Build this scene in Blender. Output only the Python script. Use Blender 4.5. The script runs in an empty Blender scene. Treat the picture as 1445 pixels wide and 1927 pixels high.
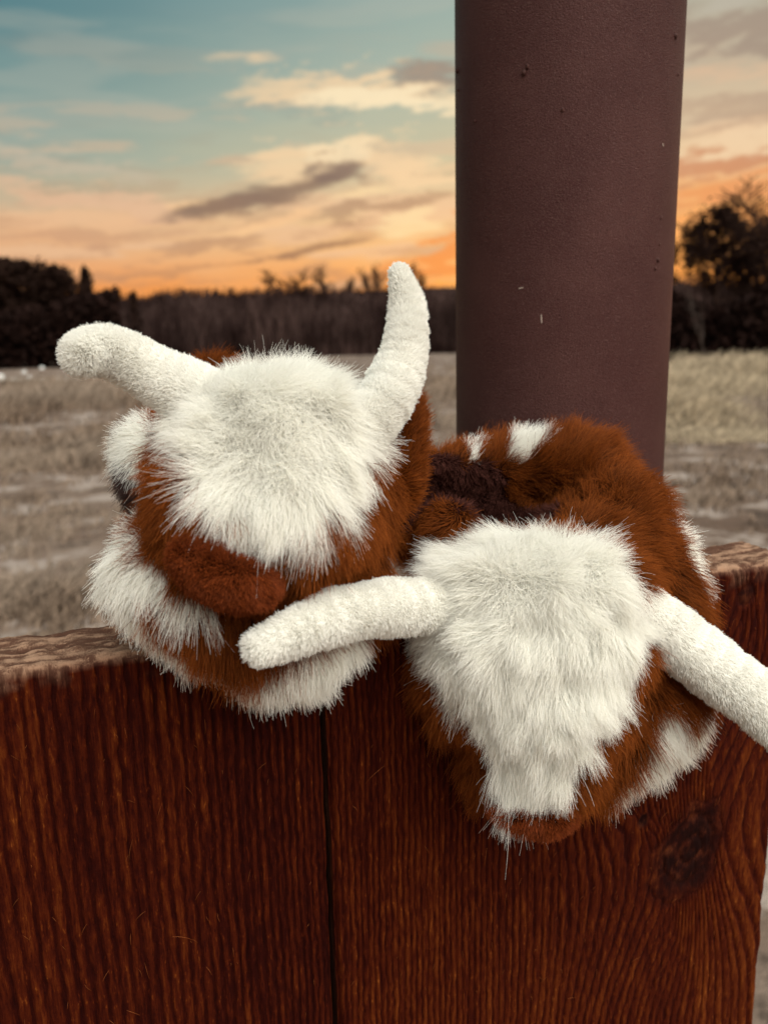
import bpy, math
import numpy as np
from mathutils import Matrix, Vector

rng = np.random.default_rng(7)
R = math.radians
SC = bpy.context.scene
COL = SC.collection

# ------------------------------------------------------------------ camera, exposure
CAM_LOC = (-0.07576, -0.29064, 0.10921)
CAM_YAW, CAM_PITCH, CAM_ROLL = R(19.501), R(12.249), R(1.320)   # yaw to the right of +Y, pitch down
cam = bpy.data.cameras.new("camera")
cam_o = bpy.data.objects.new("camera", cam)
COL.objects.link(cam_o)
SC.camera = cam_o
cam.sensor_fit = 'VERTICAL'
cam.sensor_height = 36.0
cam.lens = 28.85
cam.clip_start = 0.01
cam.clip_end = 4000
cam_o.matrix_world = (Matrix.Translation(CAM_LOC) @ Matrix.Rotation(-CAM_YAW, 4, 'Z')
                      @ Matrix.Rotation(R(90) - CAM_PITCH, 4, 'X') @ Matrix.Rotation(-CAM_ROLL, 4, 'Z'))
cam.dof.use_dof = True
cam.dof.focus_distance = 0.305
cam.dof.aperture_fstop = 12.0
vs = SC.view_settings
vs.view_transform = 'Standard'
vs.look = 'None'
vs.exposure = 0.25
vs.gamma = 1.0
SC.cycles.max_bounces = 5
SC.cycles.transparent_max_bounces = 4
SC.cycles.caustics_reflective = False
SC.cycles.caustics_refractive = False


# ------------------------------------------------------------------ node expressions
class X:
    """A socket (or number) with arithmetic that grows a node tree."""
    nt = None

    def __init__(self, s): self.s = s

    @staticmethod
    def m(op, *a, clamp=False):
        n = X.nt.nodes.new('ShaderNodeMath')
        n.operation = op
        n.use_clamp = clamp
        for i, v in enumerate(a):
            v = v.s if isinstance(v, X) else v
            if isinstance(v, (int, float)): n.inputs[i].default_value = v
            else: X.nt.links.new(v, n.inputs[i])
        return X(n.outputs[0])

    def __add__(s, o): return X.m('ADD', s, o)
    __radd__ = __add__
    def __sub__(s, o): return X.m('SUBTRACT', s, o)
    def __rsub__(s, o): return X.m('SUBTRACT', o, s)
    def __mul__(s, o): return X.m('MULTIPLY', s, o)
    __rmul__ = __mul__
    def __truediv__(s, o): return X.m('DIVIDE', s, o)
    def __neg__(s): return X.m('MULTIPLY', s, -1.0)
    def __pow__(s, o): return X.m('POWER', s, o)
    def clamp(s): return X.m('ADD', s, 0.0, clamp=True)


def smooth(x, a, b):
    n = X.nt.nodes.new('ShaderNodeMapRange')
    n.interpolation_type = 'SMOOTHSTEP'
    X.nt.links.new(x.s, n.inputs[0])
    n.inputs[1].default_value = a
    n.inputs[2].default_value = b
    return X(n.outputs[0])


def vec(x, y, z=0.0):
    n = X.nt.nodes.new('ShaderNodeCombineXYZ')
    for i, v in enumerate((x, y, z)):
        if isinstance(v, X): X.nt.links.new(v.s, n.inputs[i])
        else: n.inputs[i].default_value = v
    return X(n.outputs[0])


def noise(v, scale, detail=4.0, rough=0.55, dist=0.0, colour=False):
    n = X.nt.nodes.new('ShaderNodeTexNoise')
    if v is not None: X.nt.links.new(v.s, n.inputs['Vector'])
    n.inputs['Scale'].default_value = scale
    n.inputs['Detail'].default_value = detail
    n.inputs['Roughness'].default_value = rough
    n.inputs['Distortion'].default_value = dist
    return X(n.outputs['Color' if colour else 'Fac'])


def mixc(f, a, b):
    n = X.nt.nodes.new('ShaderNodeMix')
    n.data_type = 'RGBA'
    for sock, v in ((n.inputs[0], f), (n.inputs[6], a), (n.inputs[7], b)):
        if isinstance(v, X): X.nt.links.new(v.s, sock)
        elif isinstance(v, (int, float)): sock.default_value = v
        else: sock.default_value = (*v, 1.0)
    return X(n.outputs[2])


def ramp(x, stops):
    n = X.nt.nodes.new('ShaderNodeValToRGB')
    X.nt.links.new(x.s, n.inputs[0])
    cr = n.color_ramp
    while len(cr.elements) < len(stops): cr.elements.new(0.5)
    for e, (p_, c) in zip(cr.elements, stops):
        e.position = p_
        e.color = (*c, 1.0)
    return X(n.outputs[0])


def lin(r, g, b):
    """sRGB 0-255 to linear."""
    return tuple((c / 12.92 if c <= 0.04045 else ((c + 0.055) / 1.055) ** 2.4) for c in (r / 255, g / 255, b / 255))


# ------------------------------------------------------------------ sky and fill lamp
world = bpy.data.worlds.new("World")
SC.world = world
world.use_nodes = True
nt = X.nt = world.node_tree
for n in list(nt.nodes): nt.nodes.remove(n)
w_out = nt.nodes.new('ShaderNodeOutputWorld')
w_bg = nt.nodes.new('ShaderNodeBackground')
nt.links.new(w_bg.outputs[0], w_out.inputs[0])
def hash3(ix, iy, iz, seed):
    h = (ix.astype(np.int64) * 374761393 + iy.astype(np.int64) * 668265263 + iz.astype(np.int64) * 2147483647 + seed * 974711) & 0xffffffff
    h = ((h ^ (h >> 13)) * 1274126177) & 0xffffffff
    h = ((h ^ (h >> 16)) * 2246822519) & 0xffffffff
    return ((h ^ (h >> 15)) & 0xffffff) / float(0xffffff)


def vn(P, scale, seed=0):
    """value noise in -1..1 at points P (N,3) or (N,2)"""
    P = np.asarray(P, float) * scale
    flat = P.shape[1] == 2
    i = np.floor(P).astype(np.int64)
    f = P - i
    f = f * f * (3 - 2 * f)
    r = 0
    zero = np.zeros(len(P), np.int64)
    for a in (0, 1):
        for b in (0, 1):
            for c in ((0,) if flat else (0, 1)):
                w = (f[:, 0] if a else 1 - f[:, 0]) * (f[:, 1] if b else 1 - f[:, 1])
                if not flat: w = w * (f[:, 2] if c else 1 - f[:, 2])
                r = r + w * hash3(i[:, 0] + a, i[:, 1] + b, zero if flat else i[:, 2] + c, seed)
    return r * 2 - 1


def fbm(P, scale, oct_=4, seed=0, gain=0.5):
    r, a = 0, 1.0
    for k in range(oct_):
        r = r + a * vn(P, scale * 2 ** k, seed + 17 * k)
        a *= gain
    return r


def vnv(P, scale, seed=0):
    return np.stack([vn(P, scale, seed + k * 101) for k in range(3)], 1)


def sstep(x, a, b):
    t_ = np.clip((x - a) / (b - a), 0, 1)
    return t_ * t_ * (3 - 2 * t_)


def sky_colour(az, el):
    """evening sky, linear RGB, for bearings az (degrees right of the field's middle) and heights el (degrees)"""
    # bearings far from the sunset fold back smoothly so that the sky closes behind the viewer
    A = np.stack([az, el], 1)
    wob = fbm(A * (0.10, 0.26), 1.0, 3, 1)
    wob2 = fbm(A * (0.10, 0.26), 1.0, 3, 2)
    sh = np.stack([az - 1.6 * el, el], 1)
    fine = fbm(sh * (0.13, 0.95), 1.0, 6, 3, 0.58)
    fine2 = fbm(sh * (0.26, 1.3) + 11.0, 1.0, 6, 4, 0.60)
    tiny = fbm(sh * (0.8, 3.0), 1.0, 5, 6, 0.6)
    azw = az + wob * 1.6
    elw = el + wob2 * 0.35 + 0.20 * fine2

    def rmp(x, stops):
        xs = [q[0] for q in stops]
        return np.stack([np.interp(x, xs, [q[1][c] for q in stops]) for c in range(3)], 1)

    elc = el / 20.0 + fine * 0.022 + wob * 0.015
    sky_l = rmp(elc, [(-0.2, lin(200, 120, 66)), (0.00, lin(238, 138, 66)), (0.14, lin(240, 154, 86)), (0.24, lin(236, 172, 122)), (0.36, lin(222, 184, 146)), (0.45, lin(186, 178, 152)),
                      (0.55, lin(155, 170, 158)), (0.72, lin(126, 155, 152)), (0.95, lin(84, 128, 136)), (1.6, lin(72, 116, 130)), (4.5, lin(66, 104, 124))])
    sky_r = rmp(elc, [(-0.2, lin(220, 120, 50)), (0.00, lin(246, 138, 56)), (0.14, lin(248, 158, 80)), (0.27, lin(248, 194, 132)), (0.42, lin(236, 202, 158)),
                      (0.55, lin(204, 196, 162)), (0.72, lin(176, 186, 168)), (1.0, lin(150, 174, 168)), (1.6, lin(110, 142, 146)), (4.5, lin(66, 104, 124))])
    sky_f = rmp(elc, [(-0.2, lin(220, 110, 44)), (0.00, lin(244, 140, 58)), (0.20, lin(246, 162, 88)), (0.38, lin(238, 172, 112)), (0.50, lin(228, 194, 154)),
                      (0.62, lin(216, 194, 162)), (0.78, lin(188, 174, 152)), (1.0, lin(174, 174, 158)), (1.6, lin(120, 144, 146)), (4.5, lin(66, 104, 124))])
    m1 = sstep(azw, -24, 5)[:, None]
    m2 = (sstep(azw, 8, 20) * sstep(az, 75, 40))[:, None]
    far = sstep(np.abs(az), 60, 150)[:, None]
    base = sky_l * (1 - m1) + sky_r * m1
    base = base * (1 - m2) + sky_f * m2
    base = base * (1 - far) + sky_l * far

    def over(m, c):
        nonlocal base
        m = np.clip(m, 0, 1)[:, None]
        base = base * (1 - m) + np.array(c) * m

    over(sstep(fine, 0.05, 0.70) * sstep(el, 20, 5) * 0.62, lin(238, 192, 152))
    over(sstep(fine2, 0.10, 0.9) * sstep(el, 15, 3) * 0.5 * sstep(np.abs(az), 70, 30), lin(184, 138, 108))
    over(sstep(fbm(sh * (0.09, 0.5) + 40, 1.0, 5, 8), 0.1, 0.8) * sstep(el, 8, 14) * 0.22, lin(196, 190, 172))

    def streak(a0, e0, a1, e1, wid, soft=1.0, taper=0.0, rough=1.0):
        ca, ce = (a0 + a1) / 2, (e0 + e1) / 2
        L = math.hypot(a1 - a0, e1 - e0) / 2
        ux, uy = (a1 - a0) / (2 * L), (e1 - e0) / (2 * L)
        u = ((azw - ca) * ux + (elw - ce) * uy) / L
        v = ((elw - ce) * ux - (azw - ca) * uy) / wid
        if taper: v = v / np.maximum(u * taper + 1.05, 0.15)
        v = v + (fine2 * 0.45 + tiny * 0.34) * rough
        u = u + 0.16 * fine + 0.05 * tiny
        return 1 - sstep(np.abs(u) ** 3 + v * v, 1 - 0.97 * soft, 1.15)

    cream, pinkish, smoke = lin(252, 216, 170), lin(236, 190, 154), lin(126, 106, 98)
    for args, c, amt in SKY_STREAKS(cream, pinkish, smoke):
        over(streak(*args) * amt, c)
    low = sstep(el, 0.5, -6)[:, None]
    base = base * (1 - low) + np.array([0.16, 0.13, 0.10]) * low
    return base


def SKY_STREAKS(cream, pinkish, smoke):
    return [
        ((-26, 9.3, -13, 8.2, 1.2), pinkish, 0.7), ((-26, 6.0, -12, 6.6, 0.5), lin(198, 150, 120), 0.5), ((-26, 7.4, -15, 7.2, 0.5), lin(246, 196, 152), 0.5),
        ((-24, 11.6, -14.5, 10.2, 0.75), lin(206, 188, 164), 0.6),
        ((-8.5, 15.5, 7.5, 14.2, 1.25), cream, 0.75), ((-4.0, 14.7, 6.5, 13.9, 0.75), lin(255, 236, 196), 0.8),
        ((1.6, 15.7, 6.5, 15.3, 0.65), lin(150, 130, 118), 0.75), ((2.5, 17.2, 8, 16.8, 0.7), lin(194, 176, 154), 0.5), ((-8, 14.2, 0, 13.4, 0.5), lin(150, 164, 154), 0.4),
        ((-9.0, 10.4, 5.0, 11.2, 1.15), cream, 0.75), ((-3.0, 11.4, 1.5, 11.5, 0.55), lin(255, 232, 190), 0.6), ((0.5, 9.9, 6.5, 9.9, 0.9), cream, 0.75), ((-8.5, 9.2, -4.0, 9.6, 0.4), lin(252, 218, 168), 0.7),
        ((-16, 8.2, -9, 8.6, 0.45), lin(252, 206, 154), 0.7),
        ((-11.0, 6.9, -3.0, 8.3, 0.6), lin(250, 200, 150), 0.75), ((-4.0, 8.6, 1.5, 9.3, 0.45), lin(255, 222, 170), 0.7),
        ((-6.0, 7.3, 7.0, 8.8, 0.42), lin(162, 126, 102), 0.65), ((-2.0, 6.6, 5.0, 7.4, 0.75), lin(255, 226, 172), 0.7),
        ((-14.5, 5.3, -7.5, 6.5, 0.40), lin(180, 136, 108), 0.6), ((-12, 6.6, -6, 7.2, 0.35), lin(252, 204, 150), 0.6), ((-10.2, 4.4, -2.0, 6.4, 0.30, 1.0, 0.3, 0.5), lin(146, 108, 88), 0.8),
        ((-18.0, 3.8, -9.0, 4.6, 0.28), lin(188, 136, 100), 0.55), ((-26, 4.6, -17, 4.9, 0.3), lin(206, 152, 112), 0.4),
        ((-1.5, 4.0, 12.0, 6.9, 1.15, 0.8, 0.5), lin(238, 144, 78), 0.9), ((2.0, 3.2, 9, 3.4, 0.5), lin(252, 172, 86), 0.6),
        ((17.0, 17.2, 32.0, 15.0, 1.2), lin(158, 140, 126), 0.75), ((17.0, 14.6, 32.0, 14.0, 0.6), lin(222, 188, 156), 0.6), ((19, 18.6, 32, 18, 0.8), lin(196, 190, 176), 0.4),
        ((16.0, 12.9, 32.0, 12.3, 0.6), lin(176, 148, 128), 0.6), ((16.0, 10.6, 32.0, 11.2, 0.8), lin(242, 212, 174), 0.75), ((16.0, 11.8, 32, 11.7, 0.3), lin(186, 158, 136), 0.5),
        ((-18, 7.2, -0.5, 10.3, 0.62, 1.0, 0.4, 0.35), lin(120, 96, 88), 0.85), ((-5.0, 9.6, 0.6, 10.9, 0.80, 1.0, 0.5, 0.6), smoke, 0.9),
        ((14.0, 9.4, 32.0, 10.4, 0.75, 0.8), lin(200, 132, 98), 0.75), ((14, 8.0, 32, 8.6, 0.8), lin(230, 146, 92), 0.7), ((14, 6.4, 32, 6.6, 0.8), lin(240, 156, 90), 0.6)]


# the sky is computed once over the whole sphere and mapped by direction
SW, SH = 3072, 1536


def sphere_dirs(i, j):
    phi = (0.5 - (i + 0.5) / SW) * 2 * math.pi
    dx_, dy_ = np.cos(phi), np.sin(phi)
    a = np.degrees(np.arctan2(dx_ * math.cos(CAM_YAW) - dy_ * math.sin(CAM_YAW), dx_ * math.sin(CAM_YAW) + dy_ * math.cos(CAM_YAW)))
    return a, ((j + 0.5) / SH - 0.5) * 180.0


STEP = 8
ii, jj = np.meshgrid(np.arange(0, SW, STEP) + STEP / 2 - .5, np.arange(0, SH, STEP) + STEP / 2 - .5)
aa, ee = sphere_dirs(ii.ravel(), jj.ravel())
px = np.repeat(np.repeat(sky_colour(aa, ee).reshape(SH // STEP, SW // STEP, 3), STEP, 0), STEP, 1)
ii, jj = np.meshgrid(np.arange(SW), np.arange(int(SH * (0.5 - 4 / 180)), int(SH * (0.5 + 34 / 180))))
aa, ee = sphere_dirs(ii.ravel(), jj.ravel())
ok = np.abs(aa) < 60
px[jj.ravel()[ok], ii.ravel()[ok]] = sky_colour(aa[ok], ee[ok])
img = bpy.data.images.new("evening_sky", SW, SH, alpha=False, float_buffer=True)
img.colorspace_settings.name = 'Linear Rec.709'
img.pixels.foreach_set(np.concatenate([px, np.ones((SH, SW, 1))], 2).astype(np.float32).ravel())
img.update()
img.pack()
env = nt.nodes.new('ShaderNodeTexEnvironment')
env.image = img
env.interpolation = 'Cubic'
base = X(env.outputs['Color'])
# physical sky supplies part of the tint all round
sk = nt.nodes.new('ShaderNodeTexSky')
sk.sky_type = 'NISHITA'
sk.sun_disc = False
sk.sun_elevation = R(2.0)
sk.sun_rotation = CAM_YAW + R(12)
sk.dust_density = 2.0
phys = X.nt.nodes.new('ShaderNodeVectorMath')
phys.operation = 'SCALE'
nt.links.new(sk.outputs[0], phys.inputs[0])
phys.inputs['Scale'].default_value = 0.12
colr = mixc(0.06, base, X(phys.outputs[0]))
nt.links.new(colr.s, w_bg.inputs['Color'])
w_bg.inputs['Strength'].default_value = 0.85

soft_fill = bpy.data.lights.new("soft_fill", 'SUN')  # wide fill lamp added from in front and above, opposite the sunset
soft_fill.energy = 5.0
soft_fill.angle = R(75)
soft_fill.color = (1.0, 0.965, 0.895)
soft_fill_o = bpy.data.objects.new("soft_fill", soft_fill)
COL.objects.link(soft_fill_o)
FILL_FROM = Vector((0.16, -0.60, 0.80)).normalized()
soft_fill_o.rotation_euler = FILL_FROM.to_track_quat('Z', 'Y').to_euler()
soft_fill_o.location = (0, -2, 4)

# ------------------------------------------------------------------ measured shapes (metres; fence front at Y = 0, its top at Z = 0)
DATA = {'blisters': [((0.1387, 0.0963, 0.2321), 0.0012), ((0.1399, 0.0949, 0.2346), 0.0009), ((0.2147, 0.081, 0.2503), 0.0012), ((0.1266, 0.1464, 0.246), 0.0012),
              ((0.1264, 0.1454, 0.2361), 0.0006), ((0.153, 0.0834, 0.2131), 0.0008), ((0.1261, 0.1246, 0.2159), 0.0006), ((0.2081, 0.0779, 0.1432), 0.001),
              ((0.2061, 0.0771, 0.1391), 0.0008), ((0.2088, 0.0782, 0.1511), 0.0006), ((0.22, 0.0842, 0.2341), 0.0006), ((0.2092, 0.0783, 0.1641), 0.0007)],
 'frame': [(0.940751, -0.33835, -0.022517), (0.092529, 0.192252, 0.976974), (0.32623, 0.921172, -0.212169)],
 'knot': (0.1842, 0.0, -0.144),
 'knot2': (0.1547, 0.0, -0.1208),
 'knot3': (0.2073, 0.0, -0.0149),
 'pipe': (0.1859, 0.1342, 0.0605),
 'scratches': [((0.1462, 0.0885, 0.117), (0.1465, 0.0883, 0.1128)), ((0.138, 0.0972, 0.1304), (0.1394, 0.0954, 0.1308)),
               ((0.2075, 0.0777, 0.1995), (0.2081, 0.0779, 0.1981))],
 'slippers': {'L': {'blobs': [((-0.017, -0.0073, 0.063), (0.0347, 0.0263, 0.038), 0), ((-0.012, -0.0055, 0.0785), (0.0229, 0.0143, 0.034), 0),
                              ((-0.0255, -0.0261, 0.053), (0.0299, 0.0194, 0.03), -10), ((-0.036, -0.0317, 0.041), (0.0198, 0.0107, 0.022), -25),
                              ((-0.0462, -0.0122, 0.025), (0.0235, 0.0175, 0.024), -20), ((-0.0297, -0.0156, 0.0072), (0.0254, 0.0135, 0.022), -20),
                              ((-0.0142, -0.019, 0.0071), (0.0189, 0.0132, 0.022), 0), ((-0.0575, -0.0002, 0.0314), (0.0109, 0.0105, 0.022), 0),
                              ((0.005, -0.0009, 0.0493), (0.0182, 0.0353, 0.032), 0), ((0.0002, -0.0042, 0.0178), (0.0209, 0.0176, 0.026), 0),
                              ((-0.0474, 0.0774, 0.054), (0.014, 0.0198, 0.03), 0), ((-0.0054, 0.0967, 0.0608), (0.0379, 0.0303, 0.045), 0),
                              ((-0.0162, 0.1328, 0.0831), (0.0121, 0.0121, 0.025), 0)],
                    'cavity': [((0.0019, 0.0858, 0.0958), (0.0219, 0.0146, 0.03), 0)],
                    'dark': [{'poly': [(-0.0758, 0.0102), (-0.0644, 0.0161), (-0.0472, 0.0134), (-0.035, -0.0073), (-0.0532, -0.0106)], 'w': (-0.0384, 0.0831)},
                             {'poly': [(-0.0614, 0.0201), (-0.0546, 0.0193), (-0.0542, 0.008), (-0.0606, 0.0061)], 'w': (0.0206, 0.0816)}],
                    'ear': [((0.0349, -0.0003, 0.0692), (0.0061, 0.0172, 0.014), -6), ((0.0296, -0.0035, 0.0568), (0.0068, 0.012, 0.015), 10)],
                    'face': {'poly': [(-0.0415, 0.0392), (-0.0286, 0.0574), (0.0112, 0.0467), (0.0293, 0.0403), (0.0373, 0.0318), (0.0381, 0.02), (0.0332, 0.0103),
                                      (0.0288, 0.0032), (0.0229, -0.0022), (0.0165, -0.0048), (0.0097, -0.0066), (0.0009, -0.0032), (-0.0066, 0.0005), (-0.0097, 0.0077),
                                      (-0.0147, 0.0136), (-0.0183, 0.0202)],
                             'w': (-0.0679, 0.1257)},
                    'face_whorl': (-0.0194, -0.0321, 0.0924),
                    'horns': [[((-0.0303, -0.0132, 0.083), 0.0107), ((-0.0445, -0.0082, 0.092), 0.0101), ((-0.0564, -0.0046, 0.099), 0.0085),
                               ((-0.0667, -0.0062, 0.1046), 0.0074), ((-0.0737, -0.0098, 0.1062), 0.0069), ((-0.0763, -0.0134, 0.1055), 0.0063)],
                              [((0.0067, -0.026, 0.0748), 0.0104), ((0.0186, -0.0244, 0.0858), 0.0093), ((0.0277, -0.0183, 0.0979), 0.0078),
                               ((0.032, -0.0152, 0.1087), 0.0069), ((0.0336, -0.011, 0.1197), 0.006), ((0.0328, -0.0093, 0.1262), 0.0049),
                               ((0.0323, -0.0084, 0.1292), 0.0043)]],
                    'nose': [((-0.05, -0.0508, 0.045), (0.0068, 0.0052, 0.01), -30), ((-0.0424, -0.0556, 0.0403), (0.0074, 0.0055, 0.01), -24),
                             ((-0.0344, -0.0581, 0.0372), (0.0066, 0.0052, 0.01), -10)],
                    'origin': (-0.0256, -0.0174, 0.0532),
                    'over': [{'poly': [(-0.0346, -0.0254), (-0.0256, -0.028), (-0.0165, -0.0337), (-0.0097, -0.0306), (-0.0004, -0.0255), (0.0148, -0.0287),
                                       (0.0239, -0.041), (0.0123, -0.0474), (-0.0037, -0.0517), (-0.0194, -0.0459), (-0.0296, -0.0363)],
                              'w': (-0.0584, 0.0168)}],
                    'white': [{'poly': [(-0.0558, -0.0088), (-0.0676, -0.0017), (-0.0326, -0.0089), (-0.0228, -0.0195), (-0.0104, -0.0297), (0.0085, -0.0351),
                                        (0.0289, -0.0347), (0.0377, -0.0445), (0.0305, -0.0596), (0.0006, -0.0733), (-0.0321, -0.0599), (-0.0519, -0.04)],
                               'w': (-0.0504, 0.0844)},
                              {'poly': [(-0.0723, 0.0201), (-0.0679, 0.0314), (-0.061, 0.046), (-0.0552, 0.0453), (-0.0491, 0.022), (-0.05, 0.0049), (-0.0426, -0.0045),
                                        (-0.0499, -0.0036)],
                               'w': (-0.0379, 0.1024)}],
                    'whorl': (-0.0203, -0.0387, 0.0871)},
              'R': {'blobs': [((0.0802, -0.0207, 0.0128), (0.0425, 0.0162, 0.034), 3), ((0.0782, -0.0288, -0.0064), (0.0399, 0.0225, 0.036), 0),
                              ((0.0773, -0.0311, -0.0273), (0.0309, 0.0227, 0.036), 0), ((0.075, -0.0339, -0.0524), (0.0199, 0.0191, 0.03), 0),
                              ((0.0574, -0.0049, -0.0244), (0.0178, 0.0217, 0.022), 0), ((0.0687, -0.0148, -0.0548), (0.0104, 0.0218, 0.02), 0),
                              ((0.1265, -0.0245, -0.0363), (0.0255, 0.0288, 0.024), 20), ((0.1222, -0.0207, -0.0546), (0.0221, 0.0153, 0.02), 25),
                              ((0.1078, -0.0213, -0.0651), (0.0116, 0.0116, 0.018), 25), ((0.1224, 0.0089, 0.0083), (0.0399, 0.0246, 0.034), 0),
                              ((0.0957, 0.0577, 0.0188), (0.0359, 0.0218, 0.022), 0), ((0.0676, 0.0565, 0.0269), (0.0137, 0.0174, 0.02), 0),
                              ((0.0645, 0.0223, 0.034), (0.0193, 0.0181, 0.028), 0), ((0.0681, 0.0477, 0.0459), (0.0132, 0.0087, 0.018), 0),
                              ((0.0934, 0.053, 0.0469), (0.015, 0.0085, 0.016), 0), ((0.1162, 0.0485, 0.0478), (0.0151, 0.0101, 0.017), 0),
                              ((0.1356, 0.0355, 0.0449), (0.0179, 0.0144, 0.02), 0), ((0.1414, 0.0157, 0.0292), (0.0173, 0.0173, 0.022), 0),
                              ((0.1443, -0.001, 0.0083), (0.0154, 0.0177, 0.022), 0), ((0.1463, -0.014, -0.0074), (0.0128, 0.016, 0.022), 0)],
                    'cavity': [((0.0754, 0.0215, 0.0378), (0.0365, 0.0196, 0.027), -6)],
                    'dark': [],
                    'ear': [((0.1436, -0.0357, -0.0254), (0.0108, 0.0078, 0.012), -35)],
                    'face': {'poly': [(-0.0399, 0.0245), (-0.0364, 0.0336), (-0.0219, 0.037), (-0.0033, 0.0375), (0.011, 0.0372), (0.0224, 0.0313), (0.0308, 0.0236),
                                      (0.0435, 0.0109), (0.0291, 0.0042), (0.0245, -0.0067), (0.0161, -0.0172), (0.0095, -0.0282), (0.0059, -0.0389), (0.0045, -0.0475),
                                      (0.0023, -0.0508), (-0.0068, -0.0531), (-0.0147, -0.0552), (-0.017, -0.0471), (-0.0175, -0.0373), (-0.0222, -0.0267),
                                      (-0.0302, -0.018), (-0.0378, -0.006), (-0.0422, 0.0022), (-0.0444, 0.0156)],
                             'w': (-0.0637, 0.0917)},
                    'face_whorl': (0.0635, -0.0439, 0.026),
                    'horns': [[((0.0666, -0.0157, 0.004), 0.0121), ((0.0454, -0.0223, 0.0091), 0.0114), ((0.0261, -0.0305, 0.0141), 0.0102),
                               ((0.0066, -0.044, 0.02), 0.0094), ((-0.0073, -0.0536, 0.023), 0.0089), ((-0.0214, -0.0616, 0.0229), 0.0074),
                               ((-0.0313, -0.066, 0.0219), 0.0062), ((-0.0352, -0.0669, 0.0213), 0.0055)],
                              [((0.0956, -0.0374, 0.011), 0.0108), ((0.1082, -0.045, 0.007), 0.0114), ((0.1211, -0.0507, -0.0026), 0.0118),
                               ((0.1329, -0.0594, -0.0131), 0.0119), ((0.142, -0.0692, -0.0226), 0.0112), ((0.1491, -0.0781, -0.0315), 0.0101),
                               ((0.1549, -0.0855, -0.0406), 0.0086), ((0.1564, -0.0893, -0.0453), 0.0076)]],
                    'nose': [((0.0578, -0.0498, -0.0632), (0.0094, 0.0039, 0.012), -3), ((0.0691, -0.0541, -0.0643), (0.0094, 0.0043, 0.012), 6)],
                    'origin': (0.0801, -0.0254, -0.0079),
                    'over': [],
                    'white': [{'poly': [(-0.0132, -0.068), (-0.0041, -0.0624), (-0.005, -0.0703), (-0.0145, -0.0749)], 'w': (-0.0486, 0.0219)},
                              {'poly': [(0.0454, -0.0234), (0.052, -0.0258), (0.0704, -0.0247), (0.0692, -0.0443), (0.0531, -0.0613), (0.0373, -0.0669),
                                        (0.0285, -0.0659), (0.0397, -0.0448)],
                               'w': (-0.0319, 0.0339)},
                              {'poly': [(-0.0056, 0.0896), (0.0129, 0.0908), (0.013, 0.079), (0.0047, 0.0727), (-0.0011, 0.0679), (-0.0049, 0.0765)],
                               'w': (0.0212, 0.0834)},
                              {'poly': [(-0.0213, 0.0831), (-0.0161, 0.0834), (-0.0181, 0.0726), (-0.021, 0.0714)], 'w': (0.0192, 0.0829)},
                              {'poly': [(0.0534, 0.0738), (0.0577, 0.0711), (0.0646, 0.0498), (0.0764, 0.0386), (0.0774, 0.0212), (0.0667, 0.017), (0.0624, 0.0321),
                                        (0.0604, 0.0487)],
                               'w': (-0.0124, 0.0692)}],
                    'whorl': (0.0966, 0.043, 0.0357)}}}

GROUND = -1.30


# ------------------------------------------------------------------ helpers
def norm(v): return v / (np.linalg.norm(v, axis=-1, keepdims=True) + 1e-12)


def tag(o, label=None, cat=None, group=None, kind=None):
    if label: o['label'] = label
    if cat: o['category'] = cat
    if group: o['group'] = group
    if kind: o['kind'] = kind
    return o


def link(name, data, parent=None, mat=None):
    o = bpy.data.objects.new(name, data)
    COL.objects.link(o)
    if parent: o.parent = parent
    if mat: data.materials.append(mat)
    return o


def empty(name, loc=(0, 0, 0)):
    o = bpy.data.objects.new(name, None)
    COL.objects.link(o)
    o.location = loc
    o.empty_display_size = 0.02
    return o


def mesh(name, V, Fc, parent=None, mat=None, smooth_=True, attrs=None, origin=None):
    me = bpy.data.meshes.new(name)
    V = np.asarray(V, float)
    if origin is not None: V = V - np.asarray(origin)
    if isinstance(Fc, np.ndarray):
        nf, k = Fc.shape
        me.vertices.add(len(V))
        me.vertices.foreach_set('co', V.astype(np.float32).ravel())
        me.loops.add(nf * k)
        me.loops.foreach_set('vertex_index', Fc.astype(np.int32).ravel())
        me.polygons.add(nf)
        me.polygons.foreach_set('loop_start', np.arange(0, nf * k, k, dtype=np.int32))
        me.update(calc_edges=True)
    else:
        me.from_pydata([tuple(v) for v in V], [], Fc)
        me.update()
    me.validate()
    if smooth_: me.polygons.foreach_set('use_smooth', np.ones(len(me.polygons), bool))
    for k, a in (attrs or {}).items():
        a = np.asarray(a)
        if a.ndim == 1:
            me.attributes.new(k, 'FLOAT', 'POINT').data.foreach_set('value', a.astype(np.float32))
        else:
            if a.shape[1] == 3: a = np.concatenate([a, np.ones((len(a), 1))], 1)
            me.attributes.new(k, 'FLOAT_COLOR', 'POINT').data.foreach_set('color', a.astype(np.float32).ravel())
    return link(name, me, parent, mat)


def strands(name, P, rad, parent=None, mat=None, origin=None):
    """hair curves; P (N,k,3) points, rad (N,k) radii"""
    N, k, _ = P.shape
    if origin is not None: P = P - np.asarray(origin)
    cu = bpy.data.hair_curves.new(name)
    cu.add_curves([k] * N)
    cu.points.foreach_set('position', P.astype(np.float32).ravel())
    a = cu.attributes.get('radius') or cu.attributes.new('radius', 'FLOAT', 'POINT')
    a.data.foreach_set('value', rad.astype(np.float32).ravel())
    o = link(name, cu, parent, mat)
    o['kind'] = 'stuff'
    return o


def material(name):
    m = bpy.data.materials.new(name)
    m.use_nodes = True
    t = m.node_tree
    for n in list(t.nodes): t.nodes.remove(n)
    X.nt = t
    out = t.nodes.new('ShaderNodeOutputMaterial')
    return m, t, out


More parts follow.
